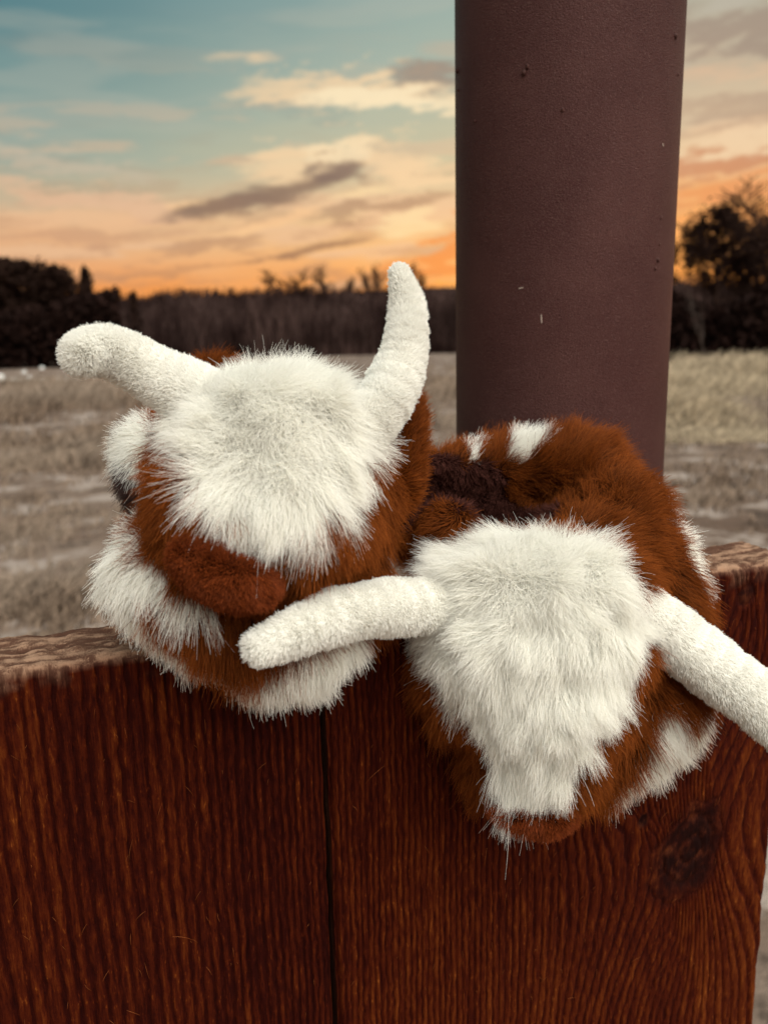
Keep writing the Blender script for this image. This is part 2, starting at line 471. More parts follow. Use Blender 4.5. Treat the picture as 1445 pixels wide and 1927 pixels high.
def principled(t, out, col, rough=0.7, spec=0.3):
    b = t.nodes.new('ShaderNodeBsdfPrincipled')
    if isinstance(col, X): t.links.new(col.s, b.inputs['Base Color'])
    else: b.inputs['Base Color'].default_value = (*col, 1)
    if isinstance(rough, X): t.links.new(rough.s, b.inputs['Roughness'])
    else: b.inputs['Roughness'].default_value = rough
    b.inputs['Specular IOR Level'].default_value = spec
    t.links.new(b.outputs[0], out.inputs[0])
    return b


def bump(t, b, h, strength=0.4, dist=0.001):
    n = t.nodes.new('ShaderNodeBump')
    n.inputs['Strength'].default_value = strength
    n.inputs['Distance'].default_value = dist
    t.links.new(h.s, n.inputs['Height'])
    t.links.new(n.outputs[0], b.inputs['Normal'])


def attr(t, name, out='Fac'):
    n = t.nodes.new('ShaderNodeAttribute')
    n.attribute_name = name
    return X(n.outputs[out])


def obj_coord(t):
    return X(t.nodes.new('ShaderNodeTexCoord').outputs['Object'])


def hair_mat(name, root, tip, var=0.25, trans=0.35, gloss=0.08, rough=0.35):
    m, t, out = material(name)
    hi = t.nodes.new('ShaderNodeHairInfo')
    rnd, inter = X(hi.outputs['Random']), X(hi.outputs['Intercept'])
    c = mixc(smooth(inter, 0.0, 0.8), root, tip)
    v = X.m('MULTIPLY', rnd - 0.5, 2 * var) + 1.0
    mul = t.nodes.new('ShaderNodeVectorMath')
    mul.operation = 'SCALE'
    t.links.new(c.s, mul.inputs[0])
    t.links.new(v.s, mul.inputs['Scale'])
    d = t.nodes.new('ShaderNodeBsdfDiffuse')
    tr = t.nodes.new('ShaderNodeBsdfTranslucent')
    g = t.nodes.new('ShaderNodeBsdfHair')
    g.component = 'Reflection'
    g.inputs['RoughnessU'].default_value = rough
    g.inputs['RoughnessV'].default_value = 0.8
    g.inputs['Color'].default_value = (1, 1, 1, 1)
    for n in (d, tr): t.links.new(mul.outputs[0], n.inputs['Color'])
    m1 = t.nodes.new('ShaderNodeMixShader')
    m1.inputs[0].default_value = trans
    t.links.new(d.outputs[0], m1.inputs[1])
    t.links.new(tr.outputs[0], m1.inputs[2])
    m2 = t.nodes.new('ShaderNodeMixShader')
    m2.inputs[0].default_value = gloss
    t.links.new(m1.outputs[0], m2.inputs[1])
    t.links.new(g.outputs[0], m2.inputs[2])
    t.links.new(m2.outputs[0], out.inputs[0])
    return m


def plain_mat(name, col, rough=0.85, spec=0.15, var=0.25, scale=8.0):
    m, t, out = material(name)
    n = noise(obj_coord(t), scale, 5.0)
    c2 = tuple(c * (1 - var) for c in col)
    c3 = tuple(min(1, c * (1 + var)) for c in col)
    principled(t, out, mixc(smooth(n, 0.3, 0.7), c2, c3), rough, spec)
    return m


# ------------------------------------------------------------------ field, bank and track
CV = np.array([math.sin(CAM_YAW), math.cos(CAM_YAW)])          # middle of the field
CR = np.array([math.cos(CAM_YAW), -math.sin(CAM_YAW)])
CXY = np.array(CAM_LOC[:2])


def place(d, s):
    """a spot on the field: d metres out, s = tangent to the right of the field's middle"""
    q = CXY + d * CV + d * s * CR
    return q


def gheight(q):
    return GROUND + 0.05 * vn(q, 0.35, 3) + 0.02 * vn(q, 1.3, 5)


m_ground, t, out = material("field_soil")
co = obj_coord(t)
n1 = noise(co, 0.45, 5.0, 0.6)
n2 = noise(co, 2.2, 6.0, 0.65)
n3 = noise(co, 14.0, 5.0, 0.7)
c = mixc(smooth(n1, 0.35, 0.66), (0.106, 0.070, 0.051), (0.184, 0.134, 0.102))
c = mixc(smooth(n2, 0.50, 0.60), c, (0.275, 0.222, 0.186))
c = mixc(smooth(n2, 0.44, 0.36) * 0.8, c, (0.042, 0.031, 0.024))
c = mixc(smooth(n3, 0.6, 0.72) * 0.5, c, (0.30, 0.27, 0.23))
b = principled(t, out, c, 0.95, 0.05)
bump(t, b, n3, 0.8, 0.03)
gx = np.concatenate([-np.geomspace(900, 14, 20), np.linspace(-12, 12, 97), np.geomspace(14, 900, 20)])
gy = np.concatenate([-np.geomspace(200, 6, 14), np.linspace(-5, 30, 141), np.geomspace(32, 1200, 24)])
GX, GY = np.meshgrid(gx, gy, indexing='ij')
q = np.stack([GX.ravel(), GY.ravel()], 1)
Z = np.where(np.abs(q[:, 0]) + np.abs(q[:, 1]) < 60, gheight(q), GROUND)
idx = np.arange(len(q)).reshape(GX.shape)
Fq = np.stack([idx[:-1, :-1], idx[1:, :-1], idx[1:, 1:], idx[:-1, 1:]], -1).reshape(-1, 4)
tag(mesh("ground", np.column_stack([q, Z]), Fq, None, m_ground), "dry grazed field of grey brown grass behind the fence", "field", kind='structure')

m_track = plain_mat("track_dust", (0.34, 0.29, 0.24), 0.95, 0.05, 0.2, 0.8)
tp = []
for s in np.linspace(-0.80, -0.36, 24):
    for dd in (28.5, 31.5):
        q = place(dd + 0.6 * math.sin(s * 9), s)
        tp.append((q[0], q[1], GROUND + 0.09))
tag(mesh("dirt_track", tp, [(2 * i, 2 * i + 2, 2 * i + 3, 2 * i + 1) for i in range(23)], None, m_track), "pale dirt track crossing the far left of the field", "track", kind='structure')

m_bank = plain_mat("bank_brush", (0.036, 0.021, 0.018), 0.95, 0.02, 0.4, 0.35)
bs = np.linspace(-1.1, 1.1, 160)
prof = [(62, -0.2), (65, 2.0), (68, 4.0), (70, 4.75), (80, 4.9), (120, -0.2)]
V = []
for s in bs:
    for (dd, h) in prof:
        q = CXY + dd * CV + 66 * s * CR
        hh = h * (1.0 + 0.035 * math.sin(s * 7.0 + 1.0) + 0.02 * math.sin(s * 23)) if h > 0 else h
        V.append((q[0], q[1], GROUND + hh))
k = len(prof)
tag(mesh("hill", V, [(i * k + j, (i + 1) * k + j, (i + 1) * k + j + 1, i * k + j + 1) for i in range(len(bs) - 1) for j in range(k - 1)], None, m_bank),
    "long low bank with a level top beyond the field", "bank", kind='structure')


# ------------------------------------------------------------------ trees
def tube_mesh(segs, sides=4):
    """segs: list of (p0, p1, r0, r1)"""
    A = np.array([s[0] for s in segs]); B = np.array([s[1] for s in segs])
    r0 = np.array([s[2] for s in segs]); r1 = np.array([s[3] for s in segs])
    d = norm(B - A)
    up = np.where(np.abs(d[:, 2:3]) > 0.9, np.array([[1.0, 0, 0]]), np.array([[0, 0, 1.0]]))
    u = norm(np.cross(d, up)); v = np.cross(d, u)
    V, Fs = [], []
    n = len(segs)
    ring = []
    for kx in range(sides):
        a = 2 * math.pi * kx / sides
        o = u * math.cos(a) + v * math.sin(a)
        ring.append((A + o * r0[:, None], B + o * r1[:, None]))
    Vv = np.stack([r_[0] for r_ in ring] + [r_[1] for r_ in ring], 1)      # n, 2*sides, 3
    base_i = (np.arange(n) * 2 * sides)[:, None]
    Fs = np.concatenate([base_i + np.array([[kx, (kx + 1) % sides, sides + (kx + 1) % sides, sides + kx]]) for kx in range(sides)], 0)
    return Vv.reshape(-1, 3), Fs


def grow(r_, height, levels, spread, trunk_r, first=0.25, nb=5, up=0.3, shrink=0.62):
    segs, tips = [], []

    def rec(p0, d, L, rad, lev):
        nseg = 3 if lev < levels else 2
        pts = [p0]
        dd = d.copy()
        for i in range(nseg):
            dd = norm(dd + r_.normal(0, 0.16, 3) + np.array([0, 0, up * 0.25]))
            p1 = pts[-1] + dd * L / nseg
            a, b_ = rad * (1 - 0.45 * i / nseg), rad * (1 - 0.45 * (i + 1) / nseg)
            segs.append((pts[-1], p1, a, b_))
            pts.append(p1)
            if lev >= levels - 1: tips.append(p1)
        if lev >= levels: return
        for j in range(nb if lev else nb + 2):
            tt = first + (1 - first) * (j + r_.random()) / (nb if lev else nb + 2)
            i = min(int(tt * nseg), nseg - 1)
            f = tt * nseg - i
            q = pts[i] * (1 - f) + pts[i + 1] * f
            ang = r_.random() * 6.283
            sd = np.array([math.cos(ang), math.sin(ang), 0])
            nd = norm(dd * (1 - spread) + sd * spread + np.array([0, 0, up * 0.4]))
            rec(q, nd, L * shrink * (0.75 + 0.5 * r_.random()), rad * 0.5, lev + 1)

    rec(np.zeros(3), np.array([0, 0, 1.0]), height * 0.55, trunk_r, 0)
    return segs, np.array(tips)


m_bark = plain_mat("dark_bark", (0.03, 0.016, 0.012), 0.95, 0.02, 0.3, 3.0)
m_palebark = plain_mat("grey_bark", (0.06, 0.045, 0.038), 0.95, 0.02, 0.3, 3.0)


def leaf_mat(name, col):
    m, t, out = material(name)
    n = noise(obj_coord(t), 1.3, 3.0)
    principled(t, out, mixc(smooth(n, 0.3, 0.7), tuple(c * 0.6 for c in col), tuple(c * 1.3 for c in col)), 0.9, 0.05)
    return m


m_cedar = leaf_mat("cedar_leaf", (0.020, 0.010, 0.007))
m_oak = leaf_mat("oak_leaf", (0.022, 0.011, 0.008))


def leaves(r_, C, size):
    n = len(C)
    u = norm(r_.normal(0, 1, (n, 3))); w = norm(np.cross(u, r_.normal(0, 1, (n, 3))))
    s = size * (0.6 + 0.8 * r_.random((n, 1)))
    V = np.stack([C - u * s - w * s * .45, C + u * s - w * s * .35, C + u * s * .8 + w * s * .45, C - u * s * .7 + w * s * .4], 1).reshape(-1, 3)
    return V, np.arange(4 * n).reshape(-1, 4)


def bare_tree(d, s, h, label, seed, trunk_r=0.09, levels=3, spread=0.55, nb=5, base_z=GROUND, group=None, mat=None, up=0.3, name="bare_tree", tip=0.008, first=0.25):
    r_ = np.random.default_rng(seed)
    q = place(d, s)
    root = empty(name, (q[0], q[1], base_z))
    tag(root, label, "tree", group)
    segs, tips = grow(r_, h, levels, spread, trunk_r, first, nb=nb, up=up)
    zz = max(sg[1][2] for sg in segs)
    kf = h / zz
    segs = [(a * kf, b_ * kf, max(x, tip), max(y, tip * 0.8)) for a, b_, x, y in segs]
    V, Fs = tube_mesh(segs[:3], 7); mesh("trunk", V, Fs, root, mat or m_bark)
    V, Fs = tube_mesh(segs[3:], 3)
    o = mesh("crown", V, Fs, root, mat or m_bark)
    return root


def cone_tree(d, s, h, w, label, seed, dens=1.0, base=0.08, name="cedar_tree", group=None, leafsize=0.10, taper=0.75, mat=None):
    """evergreen: ragged cone built of leaf sprays on limbs"""
    r_ = np.random.default_rng(seed)
    q = place(d, s)
    root = empty(name, (q[0], q[1], GROUND))
    tag(root, label, "tree", group)
    V, Fs = tube_mesh([(np.array([0, 0, 0]), np.array([0, 0, h * 0.5]), 0.16, 0.1), (np.array([0, 0, h * 0.5]), np.array([0.05, 0, h * 0.96]), 0.1, 0.02)], 7)
    mesh("trunk", V, Fs, root, m_bark)
    nl = int(70 * dens)
    pts = []
    for i in range(nl):
        z = base + (1 - base) * (r_.random() ** 1.1)
        rr = w * (1 - z) ** taper * (0.7 + 0.5 * r_.random())
        ang = r_.random() * 6.283
        m_ = int(110 * (0.3 + rr / w))
        f = r_.random(m_) ** 0.6
        c = np.stack([math.cos(ang) * rr * f, math.sin(ang) * rr * f, z * h + rr * f * 0.35 - 0.1], 1)
        pts.append(c + r_.normal(0, 0.13 * (0.5 + rr / w), (m_, 3)))
    top = np.stack([r_.normal(0, 0.05, 40), r_.normal(0, 0.05, 40), h * (0.9 + 0.12 * r_.random(40))], 1)
    V, Fs = leaves(r_, np.concatenate(pts + [top]), leafsize)
    mesh("crown", V, Fs, root, mat or m_cedar)
    return root


def sx(px): return (px - 722.5) / 1544.2        # field bearing


# dark evergreens at the left end
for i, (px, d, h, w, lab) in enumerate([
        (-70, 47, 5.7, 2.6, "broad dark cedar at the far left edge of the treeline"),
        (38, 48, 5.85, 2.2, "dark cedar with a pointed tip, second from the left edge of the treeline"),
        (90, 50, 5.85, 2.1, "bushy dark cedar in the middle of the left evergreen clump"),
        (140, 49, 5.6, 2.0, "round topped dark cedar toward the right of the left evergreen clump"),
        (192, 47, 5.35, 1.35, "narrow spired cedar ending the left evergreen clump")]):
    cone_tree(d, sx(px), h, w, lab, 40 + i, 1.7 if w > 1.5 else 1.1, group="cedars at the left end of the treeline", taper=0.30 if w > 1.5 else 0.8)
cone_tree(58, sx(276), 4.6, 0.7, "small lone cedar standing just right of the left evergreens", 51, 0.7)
# bare trees on the skyline
for i, (px, h, lab) in enumerate([
        (532, 2.2, "small bare tree on the bank, leftmost of the skyline trio"),
        (574, 2.2, "small bare tree on the bank, middle of the skyline trio"),
        (622, 2.4, "dense small bare tree on the bank, right one of the skyline trio")]):
    bare_tree(70, sx(px) * 1.0, h * 1.15, lab, 60 + i, 0.10, 4, 0.7, 4, GROUND + 4.4, "bare trees on the bank", tip=0.011, first=0.08)
for i, (px, h, lab) in enumerate([
        (455, 1.0, "tiny bare sapling on the bank left of the skyline trio"),
        (670, 1.7, "thin bare sapling on the bank just right of the skyline trio"),
        (700, 2.3, "wispy bare tree on the bank left of the upright horn"),
        (722, 2.6, "tall wispy bare tree on the bank close left of the upright horn"),
        (778, 2.7, "tall wispy bare tree on the bank behind the upright horn"),
        (800, 2.1, "wispy bare tree on the bank just right of the upright horn")]):
    bare_tree(71, sx(px), h * 1.1, lab, 70 + i, 0.05, 3, 0.5, 6, GROUND + 4.4, "bare trees on the bank", up=0.7, tip=0.014, first=0.05)
# right end: leafy oak with gaps, bare tree, thin trunk in front of dark brush
r_ = np.random.default_rng(5)
q = place(34, sx(1335))
oak = empty("leafy_tree", (q[0], q[1], GROUND))
tag(oak, "dark leafy tree with sky showing through gaps, right of the pipe", "tree")
segs, tips = grow(r_, 5.6, 3, 0.75, 0.16, nb=5, up=0.25)
zz = tips[:, 2].max(); segs = [(a * 5.6 / zz, b_ * 5.6 / zz, x, y) for a, b_, x, y in segs]; tips = tips * 5.6 / zz
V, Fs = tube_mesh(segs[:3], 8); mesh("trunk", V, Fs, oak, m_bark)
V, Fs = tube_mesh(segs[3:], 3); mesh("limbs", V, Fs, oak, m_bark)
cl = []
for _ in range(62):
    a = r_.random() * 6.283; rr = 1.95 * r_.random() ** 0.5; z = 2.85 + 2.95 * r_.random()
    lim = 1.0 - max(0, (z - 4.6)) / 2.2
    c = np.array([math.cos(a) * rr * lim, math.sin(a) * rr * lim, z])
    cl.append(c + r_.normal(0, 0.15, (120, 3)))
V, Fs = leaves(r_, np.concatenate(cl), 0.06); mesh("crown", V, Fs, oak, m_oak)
bare_tree(36, sx(1432), 7.6, "tall bare lacy tree at the right edge of the photo", 91, 0.17, 4, 0.70, 6, tip=0.024)
bare_tree(28.5, sx(1327), 2.8, "slim pale bare trunk in front of the dark brush at right", 92, 0.05, 2, 0.3, 4, mat=m_palebark, name="sapling")

# brush that covers the bank and the foot of the trees (one mass)
m_brush, t, out = material("brush_twigs")
hi = t.nodes.new('ShaderNodeHairInfo')
bpatch = noise(X(t.nodes.new('ShaderNodeTexCoord').outputs['Object']), 0.22, 3.0)
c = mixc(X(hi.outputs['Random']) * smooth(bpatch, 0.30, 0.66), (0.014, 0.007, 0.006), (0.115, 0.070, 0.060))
principled(t, out, c, 0.95, 0.02)
N = 26000
s_ = rng.uniform(-0.62, 0.66, N)
dpt = rng.uniform(57, 70, N)
lat = s_ * 62
bp = CXY + dpt[:, None] * CV + lat[:, None] * CR
gz = GROUND + np.interp(dpt, [0, 62, 65, 68, 70], [0, 0, 2.0, 4.0, 4.65])
hgt = np.interp(dpt, [57, 62, 68, 70], [2.4, 2.2, 1.0, 0.75]) * (0.5 + 0.8 * rng.random(N)) * (1 + 0.5 * vn(bp, 0.25, 9) + 0.3 * vn(bp, 0.8, 10))
P = np.zeros((N, 4, 3))
lean = rng.normal(0, 0.18, (N, 2))
for kx in range(4):
    f = kx / 3
    P[:, kx, 0] = bp[:, 0] + lean[:, 0] * hgt * f * f
    P[:, kx, 1] = bp[:, 1] + lean[:, 1] * hgt * f * f
    P[:, kx, 2] = gz + hgt * f
wd = rng.uniform(0.015, 0.07, N)
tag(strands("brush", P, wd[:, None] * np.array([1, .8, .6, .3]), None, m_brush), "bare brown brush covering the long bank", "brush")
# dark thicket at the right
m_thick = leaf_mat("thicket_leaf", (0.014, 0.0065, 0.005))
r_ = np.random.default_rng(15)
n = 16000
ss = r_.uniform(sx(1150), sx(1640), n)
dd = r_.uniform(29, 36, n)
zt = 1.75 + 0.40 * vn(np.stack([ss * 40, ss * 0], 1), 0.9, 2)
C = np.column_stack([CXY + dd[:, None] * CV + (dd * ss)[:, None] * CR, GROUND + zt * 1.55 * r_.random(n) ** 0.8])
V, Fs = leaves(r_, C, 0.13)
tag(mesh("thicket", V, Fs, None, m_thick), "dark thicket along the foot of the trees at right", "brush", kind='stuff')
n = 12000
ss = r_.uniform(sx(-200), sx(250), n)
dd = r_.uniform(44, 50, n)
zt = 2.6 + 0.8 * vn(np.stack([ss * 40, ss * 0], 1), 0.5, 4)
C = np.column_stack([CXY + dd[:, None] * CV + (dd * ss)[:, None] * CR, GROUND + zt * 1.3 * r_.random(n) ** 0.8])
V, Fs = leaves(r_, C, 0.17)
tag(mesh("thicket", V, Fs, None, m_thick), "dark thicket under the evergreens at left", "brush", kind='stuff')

# pale boulders beside the track
m_rock = plain_mat("pale_rock", (0.5, 0.5, 0.48), 0.9, 0.1, 0.3, 2.0)


def rock(name, loc, r0, seed, label, group=None, mat=None):
    r_ = np.random.default_rng(seed)
    V, Fs = [], []
    nu, nv = 10, 7
    for j in range(nv + 1):
        th = math.pi * j / nv
        for i in range(nu):
            ph = 2 * math.pi * i / nu
            V.append((math.sin(th) * math.cos(ph), math.sin(th) * math.sin(ph), math.cos(th) * 0.7))
    V = np.array(V)
    V = V * (1 + 0.25 * fbm(V, 1.6, 3, seed))[:, None] * r0
    Fs = [(j * nu + i, j * nu + (i + 1) % nu, (j + 1) * nu + (i + 1) % nu, (j + 1) * nu + i) for j in range(nv) for i in range(nu)]
    o = mesh(name, V, Fs, None, mat or m_rock, False)
    o.location = (loc[0], loc[1], loc[2] + r0 * 0.35)
    tag(o, label, "rock", group)
    return o


for i, (px, d, r0, lab) in enumerate([(17, 33, 0.17, "pale boulder beside the track near the left edge"), (12, 32, 0.11, "small pale boulder just below the larger one near the left edge"),
                                      (63, 38, 0.13, "pale boulder left of the horn tip in front of the evergreens"), (72, 31.5, 0.14, "low pale boulder on the track left of the horn tip"),
                                      (96, 43, 0.14, "faint pale boulder right beside the left horn tip")]):
    q = place(d, sx(px))
    rock("boulder", (q[0], q[1], GROUND + 0.02), r0, 200 + i, lab, "pale boulders by the track")

# ------------------------------------------------------------------ grass (uncountable)
m_grass, t, out = material("dry_grass")
hi = t.nodes.new('ShaderNodeHairInfo')
co = X(t.nodes.new('ShaderNodeTexCoord').outputs['Object'])
patch = noise(co, 0.35, 3.0)
c = mixc(X(hi.outputs['Random']), (0.030, 0.018, 0.012), (0.31, 0.222, 0.158))
c = mixc(smooth(patch, 0.40, 0.62) * 0.45, c, (0.36, 0.285, 0.22))
principled(t, out, c, 0.9, 0.05)


def grass(name, label, N, d0, d1, s0, s1, h0, h1, wid, clump=1.0, thr=-0.2, seed=1, mat=None, soft=0.0):
    r_ = np.random.default_rng(seed)
    d = 1 / (1 / d1 + (1 / d0 - 1 / d1) * r_.random(N * 2) ** 0.8)
    s = r_.uniform(s0, s1, N * 2)
    q = CXY + d[:, None] * CV + (d * s)[:, None] * CR
    dens = fbm(q, clump, 3, seed + 5)
    keep = (dens + r_.normal(0, 0.25, len(d))) > thr
    q, d, dens = q[keep][:N], d[keep][:N], dens[keep][:N]
    n = len(q)
    h = (h0 + (h1 - h0) * np.clip(0.5 + 0.6 * dens, 0, 1)) * (0.5 + 0.7 * r_.random(n))
    if soft: h = h * (0.12 + 0.88 * sstep(d + d0 * 0.25 * vn(q, 0.6, seed + 3), d0 * 1.05, d0 * (1 + soft)))
    ln = r_.normal(0, 0.30, (n, 2)) + np.array([0.25, 0.05])
    P = np.zeros((n, 4, 3))
    for kx in range(4):
        f = kx / 3
        P[:, kx, :2] = q + ln * (h * f * f)[:, None]
        P[:, kx, 2] = gheight(q) - 0.01 + h * (f - 0.18 * f * f)
    wd_ = wid * (0.6 + 0.8 * r_.random(n)) * (d / d0) ** 0.35
    tag(strands(name, P, wd_[:, None] * np.array([1, .9, .7, .2]), None, mat or m_grass), label, "grass")


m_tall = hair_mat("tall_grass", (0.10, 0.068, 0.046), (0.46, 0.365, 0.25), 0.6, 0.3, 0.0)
grass("short_grass", "short grazed grass tufts across the near field", 50000, 2.3, 12, -0.75, 0.75, 0.02, 0.13, 0.0034, 1.6, 0.15, 11)
grass("dry_grass", "dry knee high grass across the middle of the field", 40000, 9, 34, -0.75, 0.75, 0.06, 0.40, 0.008, 0.5, 0.1, 12)
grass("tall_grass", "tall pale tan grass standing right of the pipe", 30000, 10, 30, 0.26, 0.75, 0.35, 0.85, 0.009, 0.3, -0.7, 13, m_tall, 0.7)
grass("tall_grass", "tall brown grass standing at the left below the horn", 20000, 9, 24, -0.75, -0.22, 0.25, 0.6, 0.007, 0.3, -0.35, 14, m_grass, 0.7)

# ------------------------------------------------------------------ fence planks
m_wood, t, out = material("stained_plank")
gr, we, kn = attr(t, 'grain'), attr(t, 'weather'), attr(t, 'knot')
co = obj_coord(t)
mp = t.nodes.new('ShaderNodeMapping')
mp.inputs['Scale'].default_value = (1, 1, 0.10)
t.links.new(co.s, mp.inputs[0])
mp2 = t.nodes.new('ShaderNodeMapping')
mp2.inputs['Scale'].default_value = (1, 1, 0.28)
t.links.new(co.s, mp2.inputs[0])
fib = noise(X(mp.outputs[0]), 1500.0, 3.0, 0.6)
blot = noise(X(mp.outputs[0]), 40.0, 4.0, 0.6)
spk = noise(co, 900.0, 3.0, 0.6)
fk = noise(X(mp2.outputs[0]), 1100.0, 2.0, 0.5)
g2 = gr + (fib - 0.5) * 0.65 + (blot - 0.5) * 0.34 + smooth(fk, 0.60, 0.76) * 0.26 - smooth(fk, 0.40, 0.26) * 0.14
c = ramp(g2, [(0.0, (0.009, 0.0005, 0.0003)), (0.28, (0.021, 0.0016, 0.0004)), (0.50, (0.047, 0.0056, 0.0008)), (0.74, (0.096, 0.0188, 0.0024)), (1.0, (0.19, 0.050, 0.008))])
c = mixc(kn * 0.95, c, mixc(smooth(g2 + (spk - 0.5) * 0.6, 0.35, 0.75), (0.007, 0.0015, 0.0011), (0.030, 0.0072, 0.0042)))
wc = mixc(smooth(g2, 0.25, 0.75), (0.085, 0.040, 0.025), (0.30, 0.180, 0.115))
c = mixc(we, c, wc)
b = principled(t, out, c, 0.8, 0.06)
bump(t, b, fib + spk * 0.5, 0.6, 0.0006)


def plank(name, x0, x1, seed, lam, knots=(), cols=600, shade=0.0):
    xs = np.linspace(x0, x1, cols)
    zr = np.concatenate([[GROUND - 0.02, -1.0, -0.7, -0.5], np.linspace(-0.40, -0.0045, 300)])
    T = 0.037
    prof_ = [(0.0, z, 0.0, -1.0, 0.0) for z in zr]                       # y, z, then normal (y,z), topness
    for a in np.linspace(0.2, 1.37, 5): prof_.append((0.0045 - 0.0045 * math.cos(a), -0.0045 + 0.0045 * math.sin(a), 0, -math.cos(a), math.sin(a)))
    for y in np.linspace(0.005, T - 0.005, 34): prof_.append((y, 0.0, 0, 0, 1))
    for a in np.linspace(1.37, 0.2, 4): prof_.append((T - 0.0045 + 0.0045 * math.cos(a), -0.0045 + 0.0045 * math.sin(a), 0, math.cos(a), math.sin(a)))
    for z in (-0.02, -0.2, -0.6, GROUND - 0.02): prof_.append((T, z, 0, 1, 0))
    pr = np.array(prof_)
    nx, ns = len(xs), len(pr)
    XX = np.repeat(xs, ns); YY = np.tile(pr[:, 0], nx); ZZ = np.tile(pr[:, 1], nx)
    NY = np.tile(pr[:, 3], nx); NZ = np.tile(pr[:, 4], nx)
    top = np.clip(NZ, 0, 1)
    # growth-ring field
    g = np.stack([XX, ZZ], 1)
    u = XX + 0.006 * vn(np.stack([XX * 6, ZZ * 2.0], 1), 1.0, seed) + 0.0018 * vn(np.stack([XX * 25, ZZ * 6], 1), 1.0, seed + 1) \
        + 0.0005 * vn(np.stack([XX * 90, ZZ * 40], 1), 1.0, seed + 2) + 0.00045 * vn(np.stack([XX * 300, ZZ * 240], 1), 1.0, seed + 3)
    kn_ = np.zeros(len(XX))
    for (kx, kz, kr, amt) in knots:
        ddx, ddz = XX - kx, ZZ - kz
        dk = np.sqrt((ddx * 0.95) ** 2 + (ddz * 0.85 - ddx * 0.2) ** 2)
        dk0 = dk
        dk = dk * (1 + 0.26 * vn(np.stack([ddx, ddz], 1), 42, seed + 9) + 0.10 * vn(np.stack([ddx, ddz], 1), 150, seed + 10))
        u = u + amt * np.sign(ddx + 0.25 * ddz) * kr * 1.5 * np.exp(-(dk0 / (kr * 2.4)) ** 2) * np.clip(np.abs(ddx + 0.25 * ddz) / (kr * 0.8), 0, 1)
        kn_ = np.maximum(kn_, np.clip((kr - dk) / (kr * 0.45), 0, 1))
        u = np.where(dk < kr * 0.85, dk * 0.8 + kx, u)
    fr = (u - x0) / (x1 - x0)
    lamv = lam(np.clip(fr, 0, 1)) if callable(lam) else lam
    grid_f = np.linspace(-0.3, 1.3, 4000)
    ph = np.cumsum(1.0 / (lam(np.clip(grid_f, 0, 1)) if callable(lam) else np.full(4000, lam))) * (grid_f[1] - grid_f[0]) * (x1 - x0)
    phase = np.interp(fr, grid_f, ph)
    saw = phase - np.floor(phase)
    wv = 0.16 + 0.10 * vn(np.stack([np.floor(phase) * 7.3, ZZ * 14], 1), 1.0, seed + 15)
    ridge = np.clip(np.minimum(saw / 0.42, (1 - saw) / wv), 0, 1)
    ridge = ridge * ridge * (3 - 2 * ridge)
    fleck = 0.6 * vn(np.stack([XX * 700, ZZ * 60], 1), 1.0, seed + 4) + 0.6 * vn(np.stack([XX * 1000, ZZ * 200], 1), 1.0, seed + 24)
    dash = 0.6 * vn(np.stack([XX * 330, ZZ * 60], 1), 1.0, seed + 14) + 0.5 * vn(np.stack([XX * 800, ZZ * 170], 1), 1.0, seed + 34) + 0.35 * vn(np.stack([XX * 900, ZZ * 500], 1), 1.0, seed + 44)
    broad = vn(np.stack([XX * 14, ZZ * 3], 1), 1.0, seed + 5)
    tone = vn(np.stack([np.floor(phase) * 3.7, ZZ * 5], 1), 1.0, seed + 16)
    grain = 0.17 + 0.32 * ridge * (0.74 + 0.25 * fleck + 0.28 * dash + 0.22 * tone) + 0.08 * fleck + 0.14 * broad + shade * (0.4 + 0.6 * np.clip(-ZZ / 0.2, 0, 1))
    grain = np.where(kn_ > 0, grain * (1 - kn_) + kn_ * (0.36 + 0.09 * np.sin(u * 2 * math.pi / 0.0046) + 0.32 * vn(g, 170, seed + 18) + 0.2 * vn(g, 520, seed + 19)), grain)
    # the sawn end on top
    tg = 0.45 + 0.30 * vn(np.stack([XX * 55 + YY * 160, YY * 420 - XX * 45], 1), 1.0, seed + 6) + 0.25 * vn(np.stack([XX * 300, YY * 900], 1), 1.0, seed + 7)
    grain = np.where(top > 0.6, tg, grain)
    edge_noise = fbm(np.stack([XX, ZZ, YY], 1), 160, 3, seed + 8)
    we_ = np.clip(top * 1.1 + 0.25 * edge_noise * (top > 0.02), 0, 1)
    near_top = np.clip(1 + ZZ / 0.011, 0, 1) * (NY < -0.3)
    we_ = np.maximum(we_, np.clip(near_top * (0.05 + 0.8 * edge_noise), 0, 0.7))
    off = 0.00085 * (ridge - 0.6) + 0.0003 * fleck + 0.0007 * broad - 0.0005 * kn_
    off = np.where(top > 0.6, 0.0005 * (tg - 0.5) * 2 + 0.0007 * edge_noise, off) + 0.0009 * near_top * edge_noise
    wear = np.clip((fr - 0.97) / 0.03, 0, 1)
    V = np.column_stack([XX, YY + NY * off, ZZ + NZ * off])
    # eased, slightly ragged long edges
    ed = np.minimum(XX - x0, x1 - XX)
    ease = np.clip(1 - ed / 0.004, 0, 1) ** 2
    V[:, 1] += np.where(NY < -0.3, ease * 0.0028 * (1 + 0.4 * vn(g, 90, seed + 11)), 0)
    idx = np.arange(nx * ns).reshape(nx, ns)
    Fq = np.stack([idx[:-1, :-1], idx[1:, :-1], idx[1:, 1:], idx[:-1, 1:]], -1).reshape(-1, 4)
    return V, Fq, dict(grain=grain, weather=we_, knot=kn_ * (0.8 + 0.2 * vn(g, 300, seed + 12))), idx


